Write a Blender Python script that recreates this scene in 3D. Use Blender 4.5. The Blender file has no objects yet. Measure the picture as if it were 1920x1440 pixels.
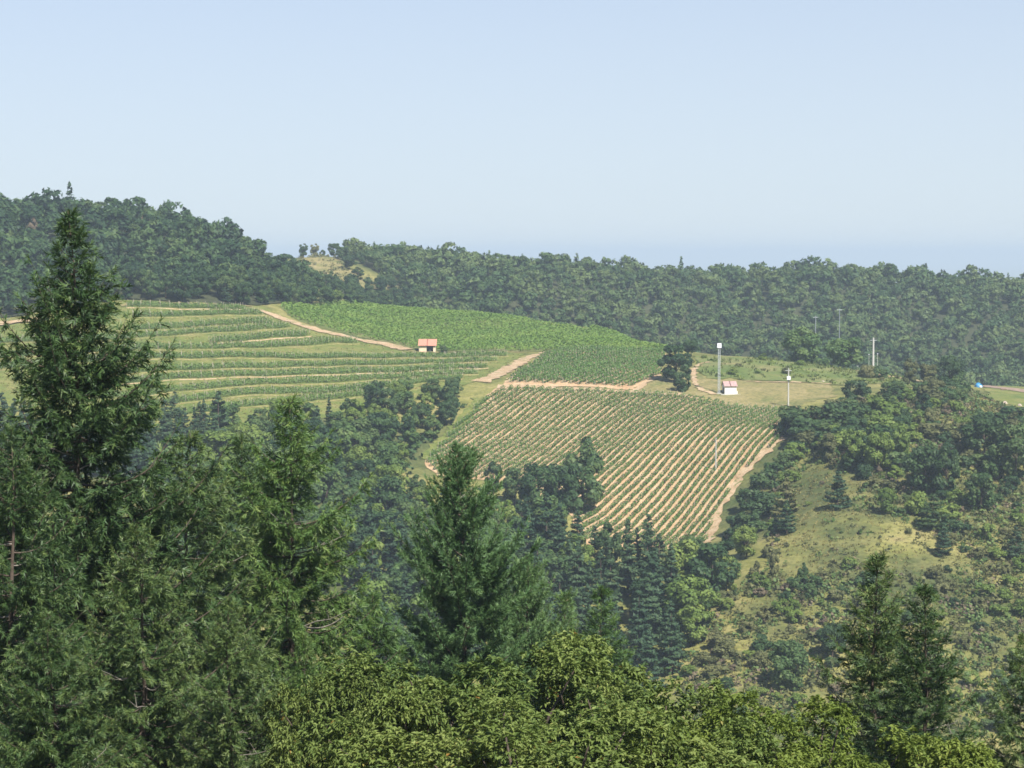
import bpy, math, random
import numpy as np
from mathutils import Vector
from mathutils.geometry import delaunay_2d_cdt

# ---------------------------------------------------------------- camera, sky, sun, exposure
scene = bpy.context.scene
C = scene.collection
F = 3850.0                      # focal length in pixels of the 1920 px wide photograph
PITCH = math.atan(245.0 / F)    # horizon lies 245 px above the centre
SKY_PALE = (0.415, 0.456, 0.488)
SUN_AZ, SUN_EL = math.radians(147), math.radians(51)

cam_d = bpy.data.cameras.new('camera'); cam = bpy.data.objects.new('camera', cam_d); C.objects.link(cam)
cam_d.sensor_width = 36.0; cam_d.lens = 36.0 * F / 1920.0
cam_d.clip_start = 0.5; cam_d.clip_end = 60000.0
cam.location = (0, 0, 0); cam.rotation_euler = (math.pi / 2 - PITCH, 0, 0)
scene.camera = cam

w = bpy.data.worlds.new('World'); scene.world = w; w.use_nodes = True
wn = w.node_tree.nodes; wl = w.node_tree.links; wn.clear()
sky = wn.new('ShaderNodeTexSky'); sky.sky_type = 'NISHITA'; sky.sun_disc = False
sky.sun_elevation = SUN_EL; sky.sun_rotation = SUN_AZ
sky.altitude = 300; sky.air_density = 0.6; sky.dust_density = 0.2; sky.ozone_density = 3.0
bg = wn.new('ShaderNodeBackground'); bg.inputs['Strength'].default_value = 0.105
wo = wn.new('ShaderNodeOutputWorld')
# summer haze whitens the low sky and thins out smoothly toward the zenith, the same all round
wtc = wn.new('ShaderNodeTexCoord'); wsp = wn.new('ShaderNodeSeparateXYZ'); wmr = wn.new('ShaderNodeMapRange'); wmx = wn.new('ShaderNodeMix')
wmr.interpolation_type = 'SMOOTHSTEP'; wmx.data_type = 'RGBA'
for i_, v_ in ((1, 0.0), (2, 0.40), (3, 0.85), (4, 0.04)): wmr.inputs[i_].default_value = v_
wmx.inputs[7].default_value = (SKY_PALE[0] / 0.105, SKY_PALE[1] / 0.105, SKY_PALE[2] / 0.105, 1)
wl.new(wtc.outputs['Generated'], wsp.inputs[0]); wl.new(wsp.outputs[2], wmr.inputs[0]); wl.new(wmr.outputs[0], wmx.inputs[0])
wl.new(sky.outputs[0], wmx.inputs[6]); wl.new(wmx.outputs[2], bg.inputs[0]); wl.new(bg.outputs[0], wo.inputs[0])

sun_d = bpy.data.lights.new('sun', 'SUN'); sun_d.energy = 5.0; sun_d.angle = math.radians(0.53); sun_d.color = (1.0, 0.965, 0.90)
sun = bpy.data.objects.new('sun', sun_d); C.objects.link(sun)
to_sun = Vector((math.sin(SUN_AZ) * math.cos(SUN_EL), math.cos(SUN_AZ) * math.cos(SUN_EL), math.sin(SUN_EL)))
sun.rotation_euler = to_sun.to_track_quat('Z', 'Y').to_euler()
sun.location = (60, -60, 80)

vs = scene.view_settings
vs.view_transform = 'Standard'; vs.look = 'None'; vs.exposure = 0.72; vs.gamma = 1.0; vs.use_curve_mapping = False
cy = scene.cycles
cy.max_bounces = 6; cy.diffuse_bounces = 3; cy.glossy_bounces = 2; cy.transmission_bounces = 3
cy.volume_bounces = 1; cy.caustics_reflective = False; cy.caustics_refractive = False
cy.filter_width = 1.6

HAZE_DENSITY = 0.00023
HAZE_COLOR = (0.59, 0.70, 0.86, 1)

rng = np.random.default_rng(7)

# ---------------------------------------------------------------- pixel <-> place
cp_, sp_ = math.cos(PITCH), math.sin(PITCH)
def ray(px, py):
    x = (px - 960.0) / F; y = -(py - 720.0) / F
    return np.array([x, cp_ + y * sp_, -sp_ + y * cp_])
def at(px, py, Y):
    d = ray(px, py); return d * (Y / d[1])

# ---------------------------------------------------------------- terrain height: thin-plate spline
cols = {
    -500: [(1250,310),(1000,370),(830,430),(745,465),(680,500),(620,535),(530,590),(455,640),(422,680)],
    20: [(1250,310),(1000,370),(830,430),(745,465),(680,500),(622,535),(530,590),(455,640),(422,680)],
    300: [(1250,310),(1000,370),(850,425),(775,455),(715,485),(655,515),(600,545),(565,565),(495,620),(448,655),(428,690)],
    450: [(1250,310),(1020,365),(870,420),(780,452),(720,482),(655,520),(610,548),(572,575),(530,630),(490,670),(474,700)],
    590: [(1250,315),(1050,365),(900,415),(790,455),(730,485),(670,525),(625,555),(585,595),(565,640),(542,690),(532,715),(522,770),(482,820)],
    700: [(1250,315),(1060,370),(930,415),(800,460),(740,485),(690,515),(655,550),(610,605),(575,665),(545,770),(490,850)],
    850: [(1250,315),(1080,365),(960,410),(830,455),(760,480),(715,500),(660,550),(620,615),(588,665),(540,810),(497,870)],
    1000: [(1250,320),(1080,365),(970,405),(880,438),(800,465),(728,490),(690,525),(655,560),(625,610),(603,655),(560,810),(512,880)],
    1150: [(1280,320),(1130,355),(1010,402),(900,430),(800,462),(735,489),(695,515),(658,550),(640,580),(625,625),(590,810),(518,890)],
    1300: [(1280,315),(1130,350),(1015,400),(900,428),(800,455),(745,482),(710,505),(680,530),(660,560),(640,800),(575,850),(530,900)],
    1420: [(1280,310),(1130,340),(1000,385),(880,425),(765,474),(730,490),(717,500),(690,520),(672,540),(650,800),(525,920)],
    1560: [(1290,308),(1130,338),(960,378),(860,415),(790,445),(740,485),(715,508),(692,530),(660,790),(525,920)],
    1720: [(1290,308),(1130,338),(960,378),(850,412),(770,450),(735,485),(715,515),(690,780),(600,850),(535,930)],
    1880: [(1290,308),(1130,338),(970,375),(860,410),(790,450),(755,485),(738,515),(725,545),(700,780),(600,850),(548,940)],
    2500: [(1290,308),(1130,338),(970,375),(860,410),(790,450),(755,485),(738,515),(725,545),(700,780),(600,850),(548,940)],
}
hidden = {-500: [(740,5),(850,-14)], 20: [(740,5),(850,-14)], 300: [(760,2),(860,-16)], 450: [(780,-6),(880,-22)], 590: [(742,-10.5),(870,-6),(950,-30)],
          700: [(700,-19.5),(735,-19),(905,-8),(1000,-50)], 850: [(705,-25),(750,-27),(930,-15),(1020,-50)], 1000: [(700,-30),(750,-34),(940,-20),(1030,-55)],
          1150: [(680,-34),(740,-38),(950,-22)], 1300: [(620,-36),(720,-44),(960,-24)], 1420: [(600,-38),(700,-48),(975,-24)], 1560: [(590,-40),(700,-50),(975,-26)],
          1720: [(580,-41),(690,-52),(985,-28)], 1880: [(610,-44),(690,-52),(995,-32)], 2500: [(610,-44),(690,-52),(995,-32)]}
CPs = []
for px, seq in cols.items():
    for py, Y in seq: CPs.append(at(px, py, Y))
    for Y, Z in hidden[px]: CPs.append(np.array([(px - 960) / F * Y, Y, Z]))
    CPs.append(np.array([(px - 960) / F * 1120, 1120, -95.0]))
for X in (-260, -110, -35, 35, 110, 260):
    for Y, Z in ((-40,-0.5),(0,-3),(20,-9.5),(40,-17),(65,-26),(95,-37),(140,-54),(190,-70),(235,-81)):
        CPs.append(np.array([X, Y, Z]))
CPs = np.array(CPs); SC = 100.0
def _U(r2): return np.where(r2 > 1e-12, 0.5 * r2 * np.log(np.maximum(r2, 1e-12)), 0.0)
_p = CPs[:, :2] / SC; n_ = len(_p)
_A = np.zeros((n_ + 3, n_ + 3)); _A[:n_, :n_] = _U(((_p[:, None] - _p[None]) ** 2).sum(-1)) + 0.002 * np.eye(n_)
_A[:n_, n_] = 1; _A[:n_, n_ + 1:] = _p; _A[n_, :n_] = 1; _A[n_ + 1:, :n_] = _p.T
_w = np.linalg.solve(_A, np.concatenate([CPs[:, 2], np.zeros(3)]))
def tps(X, Y):
    q = np.stack([np.ravel(X), np.ravel(Y)], 1) / SC; out = np.empty(len(q))
    for i in range(0, len(q), 20000):
        s = q[i:i + 20000]
        out[i:i + 20000] = _U(((s[:, None] - _p[None]) ** 2).sum(-1)) @ _w[:n_] + _w[n_] + s @ _w[n_ + 1:]
    return out.reshape(np.shape(X))
def sstep(a, b, x): t = np.clip((x - a) / (b - a), 0, 1); return t * t * (3 - 2 * t)
core_x = np.arange(-330, 331, 4.0); core_y = np.arange(-42, 1140, 4.0)
far = lambda s: np.cumsum(s * 1.45 ** np.arange(21))
gx = np.concatenate([-330 - far(5.0)[::-1], core_x, core_x[-1] + far(5.0)])
gy = np.concatenate([-42 - far(5.0)[::-1][6:], core_y, core_y[-1] + far(5.0)])
GX, GY = np.meshgrid(gx, gy)
GZ = tps(np.clip(GX, -420, 420), np.clip(GY, -70, 1180))
_wt = sstep(1020, 1700, GY) ; _wx = sstep(300, 900, np.abs(GX)); _wb = sstep(60, 400, -GY)
GZ = GZ * (1 - _wt) + (-150) * _wt
GZ = GZ * (1 - _wx) + np.where(GY > 300, -120, -60) * _wx
GZ = GZ * (1 - _wb) + (-60) * _wb
GZ += 0.25 * np.sin(GX * 0.31 + np.sin(GY * 0.17) * 2) * np.sin(GY * 0.27 + GX * 0.05) * (1 - _wt)
def H(X, Y):
    X = np.asarray(X, float); Y = np.asarray(Y, float)
    i = np.clip(np.searchsorted(gx, X) - 1, 0, len(gx) - 2); j = np.clip(np.searchsorted(gy, Y) - 1, 0, len(gy) - 2)
    u = (X - gx[i]) / (gx[i + 1] - gx[i]); v = (Y - gy[j]) / (gy[j + 1] - gy[j])
    return (GZ[j, i] * (1 - u) + GZ[j, i + 1] * u) * (1 - v) + (GZ[j + 1, i] * (1 - u) + GZ[j + 1, i + 1] * u) * v
def hit(px, py, y0=270.0, y1=1000.0):
    d = ray(px, py); Ys = np.arange(y0, y1, 1.0); t = Ys / d[1]
    g = d[2] * t - H(d[0] * t, Ys); k = np.nonzero(g < 0)[0]
    if len(k) == 0 or k[0] == 0:
        k0 = int(np.argmin(np.abs(g))) ; Yh = Ys[k0]
    else:
        a = k[0]; Yh = Ys[a - 1] + g[a - 1] / (g[a - 1] - g[a])
    t = Yh / d[1]; X = d[0] * t
    return np.array([X, Yh, float(H(X, Yh))])
def pix(P):
    P = np.asarray(P, float); f = P[..., 1] * cp_ - P[..., 2] * sp_; u = P[..., 1] * sp_ + P[..., 2] * cp_
    return np.stack([960 + F * P[..., 0] / f, 720 - F * u / f], -1)

# ---------------------------------------------------------------- materials
def new_mat(name):
    m = bpy.data.materials.new(name); m.use_nodes = True; nt = m.node_tree; nt.nodes.clear()
    out = nt.nodes.new('ShaderNodeOutputMaterial'); return m, nt, out
def N(nt, t, **kw):
    n = nt.nodes.new(t)
    for k, v in kw.items(): setattr(n, k, v)
    return n
def rgb(c): return (c[0], c[1], c[2], 1.0)
def noise(nt, scale, detail=4, coord='Object', rough=0.55):
    tc = N(nt, 'ShaderNodeTexCoord'); nz = N(nt, 'ShaderNodeTexNoise')
    nz.inputs['Scale'].default_value = scale; nz.inputs['Detail'].default_value = detail; nz.inputs['Roughness'].default_value = rough
    nt.links.new(tc.outputs[coord], nz.inputs['Vector']); return nz.outputs['Fac']
def ramp(nt, fac, stops):
    r = N(nt, 'ShaderNodeValToRGB'); e = r.color_ramp.elements
    while len(e) < len(stops): e.new(0.5)
    for i, (p, c) in enumerate(stops): e[i].position = p; e[i].color = rgb(c)
    nt.links.new(fac, r.inputs[0]); return r.outputs[0]
def mixc(nt, fac, a, b):
    m = N(nt, 'ShaderNodeMix', data_type='RGBA')
    if isinstance(fac, float): m.inputs[0].default_value = fac
    else: nt.links.new(fac, m.inputs[0])
    for s, v in ((6, a), (7, b)):
        if isinstance(v, tuple): m.inputs[s].default_value = rgb(v)
        else: nt.links.new(v, m.inputs[s])
    return m.outputs[2]
def surf(name, stops, scale, detail=5, rough=0.9, bump=0.0, bscale=None, second=None):
    m, nt, out = new_mat(name); b = N(nt, 'ShaderNodeBsdfPrincipled')
    col = ramp(nt, noise(nt, scale, detail), stops)
    if second:
        st2, sc2, lo, hi = second
        f = ramp(nt, noise(nt, sc2, 4), [(lo, (0, 0, 0)), (hi, (1, 1, 1))])
        col2 = ramp(nt, noise(nt, scale * 1.7, detail), st2)
        col = mixc(nt, f, col, col2)
    fm = N(nt, 'ShaderNodeMix', data_type='RGBA', blend_type='MULTIPLY'); fm.inputs[0].default_value = 1.0
    nt.links.new(col, fm.inputs[6]); nt.links.new(ramp(nt, noise(nt, max(scale * 8, 1.1), 6, rough=0.7), [(0.32, (0.55, 0.58, 0.5)), (0.5, (0.95, 0.95, 0.95)), (0.68, (1.25, 1.2, 1.15))]), fm.inputs[7]); col = fm.outputs[2]
    nt.links.new(col, b.inputs['Base Color']); b.inputs['Roughness'].default_value = rough
    b.inputs['Specular IOR Level'].default_value = 0.2
    if bump:
        bn = N(nt, 'ShaderNodeBump'); bn.inputs['Strength'].default_value = bump; bn.inputs['Distance'].default_value = 0.3
        nt.links.new(noise(nt, bscale or scale * 6, 4), bn.inputs['Height']); nt.links.new(bn.outputs[0], b.inputs['Normal'])
    nt.links.new(b.outputs[0], out.inputs[0]); return m
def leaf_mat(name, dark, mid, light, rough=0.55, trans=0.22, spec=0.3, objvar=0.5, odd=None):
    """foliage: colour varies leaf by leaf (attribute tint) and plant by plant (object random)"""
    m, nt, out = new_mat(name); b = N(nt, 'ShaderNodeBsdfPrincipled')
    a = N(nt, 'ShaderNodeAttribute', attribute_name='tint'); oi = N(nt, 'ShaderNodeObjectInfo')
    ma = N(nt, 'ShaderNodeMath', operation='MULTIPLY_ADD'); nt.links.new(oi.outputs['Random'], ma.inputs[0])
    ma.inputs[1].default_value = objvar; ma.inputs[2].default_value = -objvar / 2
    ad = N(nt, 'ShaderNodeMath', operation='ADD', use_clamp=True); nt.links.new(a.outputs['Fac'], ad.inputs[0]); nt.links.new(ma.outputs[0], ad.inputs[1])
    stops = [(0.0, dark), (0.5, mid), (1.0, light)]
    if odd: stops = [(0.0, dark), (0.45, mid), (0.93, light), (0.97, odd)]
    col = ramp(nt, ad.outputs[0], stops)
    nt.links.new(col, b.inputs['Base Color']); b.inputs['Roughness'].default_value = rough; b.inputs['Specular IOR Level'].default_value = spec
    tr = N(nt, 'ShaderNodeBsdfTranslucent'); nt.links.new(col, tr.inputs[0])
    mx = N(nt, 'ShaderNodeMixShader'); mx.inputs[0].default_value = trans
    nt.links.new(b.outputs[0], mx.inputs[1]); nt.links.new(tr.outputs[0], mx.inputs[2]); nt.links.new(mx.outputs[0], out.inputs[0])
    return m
def plain(name, c, rough=0.7, metal=0.0, var=0.15, scale=6.0):
    c2 = tuple(min(1, x * (1 + var)) for x in c); c1 = tuple(x * (1 - var) for x in c)
    m, nt, out = new_mat(name); b = N(nt, 'ShaderNodeBsdfPrincipled')
    nt.links.new(ramp(nt, noise(nt, scale, 5), [(0.3, c1), (0.7, c2)]), b.inputs['Base Color'])
    b.inputs['Roughness'].default_value = rough; b.inputs['Metallic'].default_value = metal
    nt.links.new(b.outputs[0], out.inputs[0]); return m

M = {}
M['ground'] = surf('hillside_grass', [(0.30, (0.105, 0.12, 0.035)), (0.46, (0.205, 0.20, 0.058)), (0.62, (0.27, 0.24, 0.088)), (0.75, (0.17, 0.125, 0.07))], 0.11, 8, bump=0.5, bscale=1.3,
                   second=([(0.3, (0.06, 0.085, 0.025)), (0.7, (0.12, 0.125, 0.045))], 0.03, 0.47, 0.6))
M['meadow'] = surf('terrace_grass', [(0.3, (0.10, 0.140, 0.032)), (0.5, (0.155, 0.178, 0.044)), (0.7, (0.225, 0.205, 0.072))], 0.22, 7, bump=0.4, bscale=2.0)
M['dry'] = surf('dry_grass', [(0.3, (0.15, 0.16, 0.055)), (0.5, (0.23, 0.20, 0.08)), (0.7, (0.30, 0.245, 0.115))], 0.16, 7, bump=0.4, bscale=2.0)
M['bank'] = surf('rough_bank_grass', [(0.3, (0.085, 0.13, 0.03)), (0.5, (0.14, 0.17, 0.05)), (0.68, (0.22, 0.20, 0.085))], 0.10, 7, bump=0.5, bscale=1.5)
M['soil'] = surf('vineyard_soil', [(0.28, (0.42, 0.26, 0.14)), (0.5, (0.50, 0.335, 0.19)), (0.72, (0.57, 0.41, 0.26))], 0.35, 8, bump=0.5, bscale=3.0)
M['track'] = surf('track_earth', [(0.28, (0.36, 0.24, 0.135)), (0.5, (0.44, 0.31, 0.185)), (0.72, (0.52, 0.40, 0.26))], 0.5, 8, bump=0.4, bscale=3.0,
                  second=([(0.3, (0.13, 0.16, 0.045)), (0.7, (0.24, 0.22, 0.085))], 0.55, 0.56, 0.66))
M['needle'] = leaf_mat('spruce_needles', (0.014, 0.034, 0.012), (0.054, 0.105, 0.031), (0.18, 0.232, 0.066), 0.5, 0.15, 0.35, 0.3)  # dark end lowered to paint deeper shadow; lighter tips also show new growth
M['needle_y'] = leaf_mat('light_spruce_needles', (0.026, 0.065, 0.016), (0.085, 0.158, 0.037), (0.205, 0.268, 0.066), 0.5, 0.15, 0.35, 0.3)
M['needle_f'] = leaf_mat('fir_needles', (0.042, 0.098, 0.038), (0.105, 0.192, 0.066), (0.2, 0.285, 0.1), 0.5, 0.15, 0.35, 0.2)
M['chest'] = leaf_mat('chestnut_leaves', (0.068, 0.116, 0.026), (0.160, 0.215, 0.050), (0.270, 0.310, 0.090), 0.6, 0.28, 0.3, 0.25, odd=(0.30, 0.17, 0.04))
M['chest2'] = leaf_mat('bright_ash_leaves', (0.095, 0.145, 0.024), (0.17, 0.225, 0.038), (0.25, 0.29, 0.065), 0.6, 0.3, 0.3, 0.2, odd=(0.30, 0.2, 0.04))
M['leaf'] = leaf_mat('woodland_leaves', (0.024, 0.056, 0.02), (0.056, 0.106, 0.031), (0.12, 0.165, 0.05), 0.6, 0.2, 0.25, 0.7)
M['leaf_b'] = leaf_mat('bright_leaves', (0.085, 0.14, 0.025), (0.15, 0.215, 0.042), (0.225, 0.265, 0.062), 0.6, 0.25, 0.25, 0.5)
M['leaf_m'] = leaf_mat('fresh_tree_leaves', (0.048, 0.100, 0.028), (0.095, 0.158, 0.042), (0.160, 0.210, 0.060), 0.6, 0.2, 0.25, 0.3)
M['leaf_o'] = leaf_mat('olive_leaves', (0.085, 0.098, 0.036), (0.145, 0.152, 0.058), (0.21, 0.2, 0.082), 0.65, 0.2, 0.2, 0.6)
M['leaf_br'] = leaf_mat('dry_heath_leaves', (0.115, 0.092, 0.062), (0.175, 0.138, 0.09), (0.235, 0.185, 0.115), 0.8, 0.1, 0.1, 0.6)
M['leaf_d'] = leaf_mat('dark_bush_leaves', (0.026, 0.056, 0.018), (0.052, 0.094, 0.028), (0.095, 0.135, 0.04), 0.6, 0.15, 0.25, 0.5)
M['conif'] = leaf_mat('far_conifer_needles', (0.02, 0.046, 0.024), (0.042, 0.082, 0.036), (0.08, 0.12, 0.048), 0.6, 0.1, 0.2, 0.5)
M['vine'] = leaf_mat('vine_leaves', (0.072, 0.155, 0.03), (0.112, 0.215, 0.044), (0.165, 0.265, 0.062), 0.55, 0.35, 0.3, 0.25)
M['vine_t'] = leaf_mat('terrace_vine_leaves', (0.098, 0.178, 0.04), (0.142, 0.228, 0.054), (0.195, 0.27, 0.07), 0.55, 0.35, 0.3, 0.25)
M['vine_y'] = leaf_mat('light_vine_leaves', (0.105, 0.195, 0.028), (0.155, 0.255, 0.042), (0.215, 0.3, 0.058), 0.55, 0.35, 0.3, 0.1)
M['tuft'] = leaf_mat('grass_tufts', (0.16, 0.155, 0.055), (0.235, 0.21, 0.075), (0.31, 0.265, 0.11), 0.8, 0.2, 0.1, 0.1)
M['tuft_g'] = leaf_mat('green_tufts', (0.06, 0.09, 0.025), (0.11, 0.14, 0.04), (0.18, 0.19, 0.06), 0.8, 0.2, 0.1, 0.1)
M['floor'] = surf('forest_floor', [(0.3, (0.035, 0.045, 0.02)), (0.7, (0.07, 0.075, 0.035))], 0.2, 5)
M['bark'] = plain('bark', (0.085, 0.062, 0.045), 0.9, 0, 0.4, 8)
M['bark_l'] = plain('pale_dead_wood', (0.30, 0.265, 0.22), 0.85, 0, 0.3, 8)
M['cone'] = plain('spruce_cone_scales', (0.20, 0.085, 0.035), 0.7, 0, 0.3, 30)
M['white'] = plain('white_render', (0.80, 0.76, 0.68), 0.8, 0, 0.05, 1.5)
M['cream'] = plain('cream_render', (0.72, 0.60, 0.40), 0.8, 0, 0.08, 1.5)
M['pink'] = plain('pink_base_render', (0.62, 0.38, 0.27), 0.8, 0, 0.1, 1.5)
M['tile'] = plain('terracotta_tiles', (0.52, 0.235, 0.155), 0.8, 0, 0.2, 3)
M['tile_p'] = plain('rosy_terracotta_tiles', (0.42, 0.265, 0.24), 0.8, 0, 0.2, 3)
M['steel'] = plain('galvanised_steel', (0.52, 0.55, 0.54), 0.5, 0.0, 0.1, 4)
M['panel'] = plain('white_painted_panel', (0.86, 0.87, 0.88), 0.45, 0, 0.03, 2)
M['dim'] = plain('dull_grey_pole', (0.23, 0.25, 0.26), 0.7, 0, 0.15, 3)
M['dark'] = plain('dark_metal', (0.06, 0.045, 0.04), 0.6, 0.2, 0.2, 5)
M['concrete'] = plain('concrete', (0.52, 0.50, 0.45), 0.85, 0, 0.1, 3)
M['post'] = plain('weathered_stake_wood', (0.34, 0.29, 0.22), 0.85, 0, 0.2, 6)
M['blue'] = plain('blue_tarpaulin', (0.05, 0.24, 0.46), 0.35, 0, 0.2, 2)
M['rock'] = plain('pale_rubble', (0.42, 0.34, 0.27), 0.9, 0, 0.25, 2)
M['plough'] = plain('ploughed_earth', (0.26, 0.18, 0.125), 0.95, 0, 0.25, 0.8)
M['rust'] = plain('rusted_iron', (0.20, 0.12, 0.09), 0.8, 0.2, 0.3, 4)

# ---------------------------------------------------------------- object helpers
def mesh_np(name, V, Fs, tint=None, smooth=False):
    V = np.asarray(V, np.float32); Fs = np.asarray(Fs, np.int32); k = Fs.shape[1]
    me = bpy.data.meshes.new(name); me.vertices.add(len(V)); me.vertices.foreach_set('co', V.ravel())
    me.loops.add(Fs.size); me.loops.foreach_set('vertex_index', Fs.ravel())
    me.polygons.add(len(Fs)); me.polygons.foreach_set('loop_start', np.arange(0, Fs.size, k, dtype=np.int32))
    if smooth: me.polygons.foreach_set('use_smooth', np.ones(len(Fs), bool))
    me.update(calc_edges=True)
    if tint is not None:
        a = me.attributes.new('tint', 'FLOAT', 'POINT'); a.data.foreach_set('value', np.asarray(tint, np.float32))
    return me
def obj(name, me, mat=None, parent=None, loc=(0, 0, 0), rotz=0.0, scale=None):
    shared = isinstance(me, tuple)                    # (mesh, material): many plants share this mesh, each with its own leaf colour
    if shared: me, mat = me
    if mat is not None and len(me.materials) == 0: me.materials.append(mat)
    o = bpy.data.objects.new(name, me); C.objects.link(o)
    if shared and me.materials[0] is not mat: o.material_slots[0].link = 'OBJECT'; o.material_slots[0].material = mat; o.location = loc; o.rotation_euler = (0, 0, rotz)
    if scale is not None: o.scale = scale if hasattr(scale, '__len__') else (scale,) * 3
    if parent is not None: o.parent = parent
    return o
def tag(o, label=None, cat=None, group=None, kind=None):
    if label: o['label'] = label
    if cat: o['category'] = cat
    if group: o['group'] = group
    if kind: o['kind'] = kind
    return o
def thing(name, label, cat, loc, rotz=0.0, scale=1.0, group=None):
    o = bpy.data.objects.new(name, None); C.objects.link(o); o.empty_display_size = 0.5
    o.location = loc; o.rotation_euler = (0, 0, rotz); o.scale = (scale,) * 3 if not hasattr(scale, '__len__') else scale
    return tag(o, label, cat, group)
class MB:
    def __init__(s): s.v = []; s.f = []
    def box(s, x0, x1, y0, y1, z0, z1):
        n = len(s.v); s.v += [(x, y, z) for z in (z0, z1) for y in (y0, y1) for x in (x0, x1)]
        s.f += [tuple(n + i for i in q) for q in ((0,2,3,1),(4,5,7,6),(0,1,5,4),(2,6,7,3),(0,4,6,2),(1,3,7,5))]; return s
    def bar(s, a, b, r0, r1=None, sides=6):
        r1 = r0 if r1 is None else r1; a = Vector(a); b = Vector(b); d = (b - a).normalized()
        u = d.orthogonal().normalized(); v = d.cross(u); n = len(s.v)
        for p, r in ((a, r0), (b, r1)):
            for i in range(sides):
                t = 2 * math.pi * i / sides; s.v.append(tuple(p + u * (r * math.cos(t)) + v * (r * math.sin(t))))
        for i in range(sides): j = (i + 1) % sides; s.f.append((n + i, n + j, n + sides + j, n + sides + i))
        s.f.append(tuple(n + i for i in range(sides))[::-1]); s.f.append(tuple(n + sides + i for i in range(sides))); return s
    def poly(s, pts, faces):
        n = len(s.v); s.v += [tuple(p) for p in pts]; s.f += [tuple(n + i for i in q) for q in faces]; return s
    def build(s, name, mat, parent=None, loc=(0, 0, 0), rotz=0.0):
        me = bpy.data.meshes.new(name); me.from_pydata(s.v, [], s.f); me.update(); return obj(name, me, mat, parent, loc, rotz)
def tubes_np(paths, radii, sides=5):
    """many tapering tubes in one mesh: paths = list of (n,3), radii = list of (n,)"""
    VV, FF, off = [], [], 0
    ang = np.arange(sides) * 2 * math.pi / sides
    for P, R in zip(paths, radii):
        P = np.asarray(P, float); R = np.asarray(R, float); T = np.gradient(P, axis=0); T /= np.linalg.norm(T, axis=1)[:, None] + 1e-9
        ref = np.where(np.abs(T[:, 2:3]) > 0.8, np.array([[1.0, 0, 0]]), np.array([[0, 0, 1.0]]))
        U_ = np.cross(T, ref); U_ /= np.linalg.norm(U_, axis=1)[:, None] + 1e-9; W_ = np.cross(T, U_)
        V = P[:, None] + R[:, None, None] * (U_[:, None] * np.cos(ang)[None, :, None] + W_[:, None] * np.sin(ang)[None, :, None])
        n = len(P); VV.append(V.reshape(-1, 3)); i = np.arange(n - 1)[:, None] * sides; j = np.arange(sides)[None]; j2 = (j + 1) % sides
        FF.append(np.stack([i + j, i + j2, i + sides + j2, i + sides + j], -1).reshape(-1, 4) + off); off += n * sides
    return np.concatenate(VV), np.concatenate(FF)
def unit(v): return v / (np.linalg.norm(v, axis=-1, keepdims=True) + 1e-9)
def rand_unit(r, n): return unit(r.normal(size=(n, 3)))
def tri_cards(P, Nn, size, r, aspect=0.8):
    n = len(P); Nn = unit(Nn); T = unit(np.cross(Nn, rand_unit(r, n))); B = np.cross(Nn, T); L = size[:, None]
    V = np.stack([P - T * L * 0.45 - B * L * aspect * r.uniform(0.3, 0.6, (n, 1)), P - T * L * 0.4 + B * L * aspect * r.uniform(0.3, 0.6, (n, 1)), P + T * L * 0.6], 1)
    return V.reshape(-1, 3), np.arange(3 * n).reshape(n, 3)
def cards(P, Nn, size, r, aspect=0.62, bend=0.0):
    """small leaf-clump quads at P facing Nn"""
    n = len(P); Nn = unit(Nn); T = unit(np.cross(Nn, rand_unit(r, n))); B = np.cross(Nn, T)
    L = size[:, None]; a = L * aspect
    V = np.stack([P - T * L * 0.5, P + B * a * 0.5 + T * L * r.uniform(-0.2, 0.2, (n, 1)), P + T * L * 0.5 + Nn * L * bend, P - B * a * 0.5 + T * L * r.uniform(-0.2, 0.2, (n, 1))], 1)
    return V.reshape(-1, 3), np.arange(4 * n).reshape(n, 4)

# ---------------------------------------------------------------- ground sheet
nY, nX = GX.shape
_i = np.arange(nY - 1)[:, None] * nX + np.arange(nX - 1)[None]
gm = mesh_np('ground', np.stack([GX, GY, GZ], -1).reshape(-1, 3), np.stack([_i, _i + 1, _i + nX + 1, _i + nX], -1).reshape(-1, 4), smooth=True)
tag(obj('ground', gm, M['ground']), 'grassy hillside and valley floor reaching to the plain', kind='structure')

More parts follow.
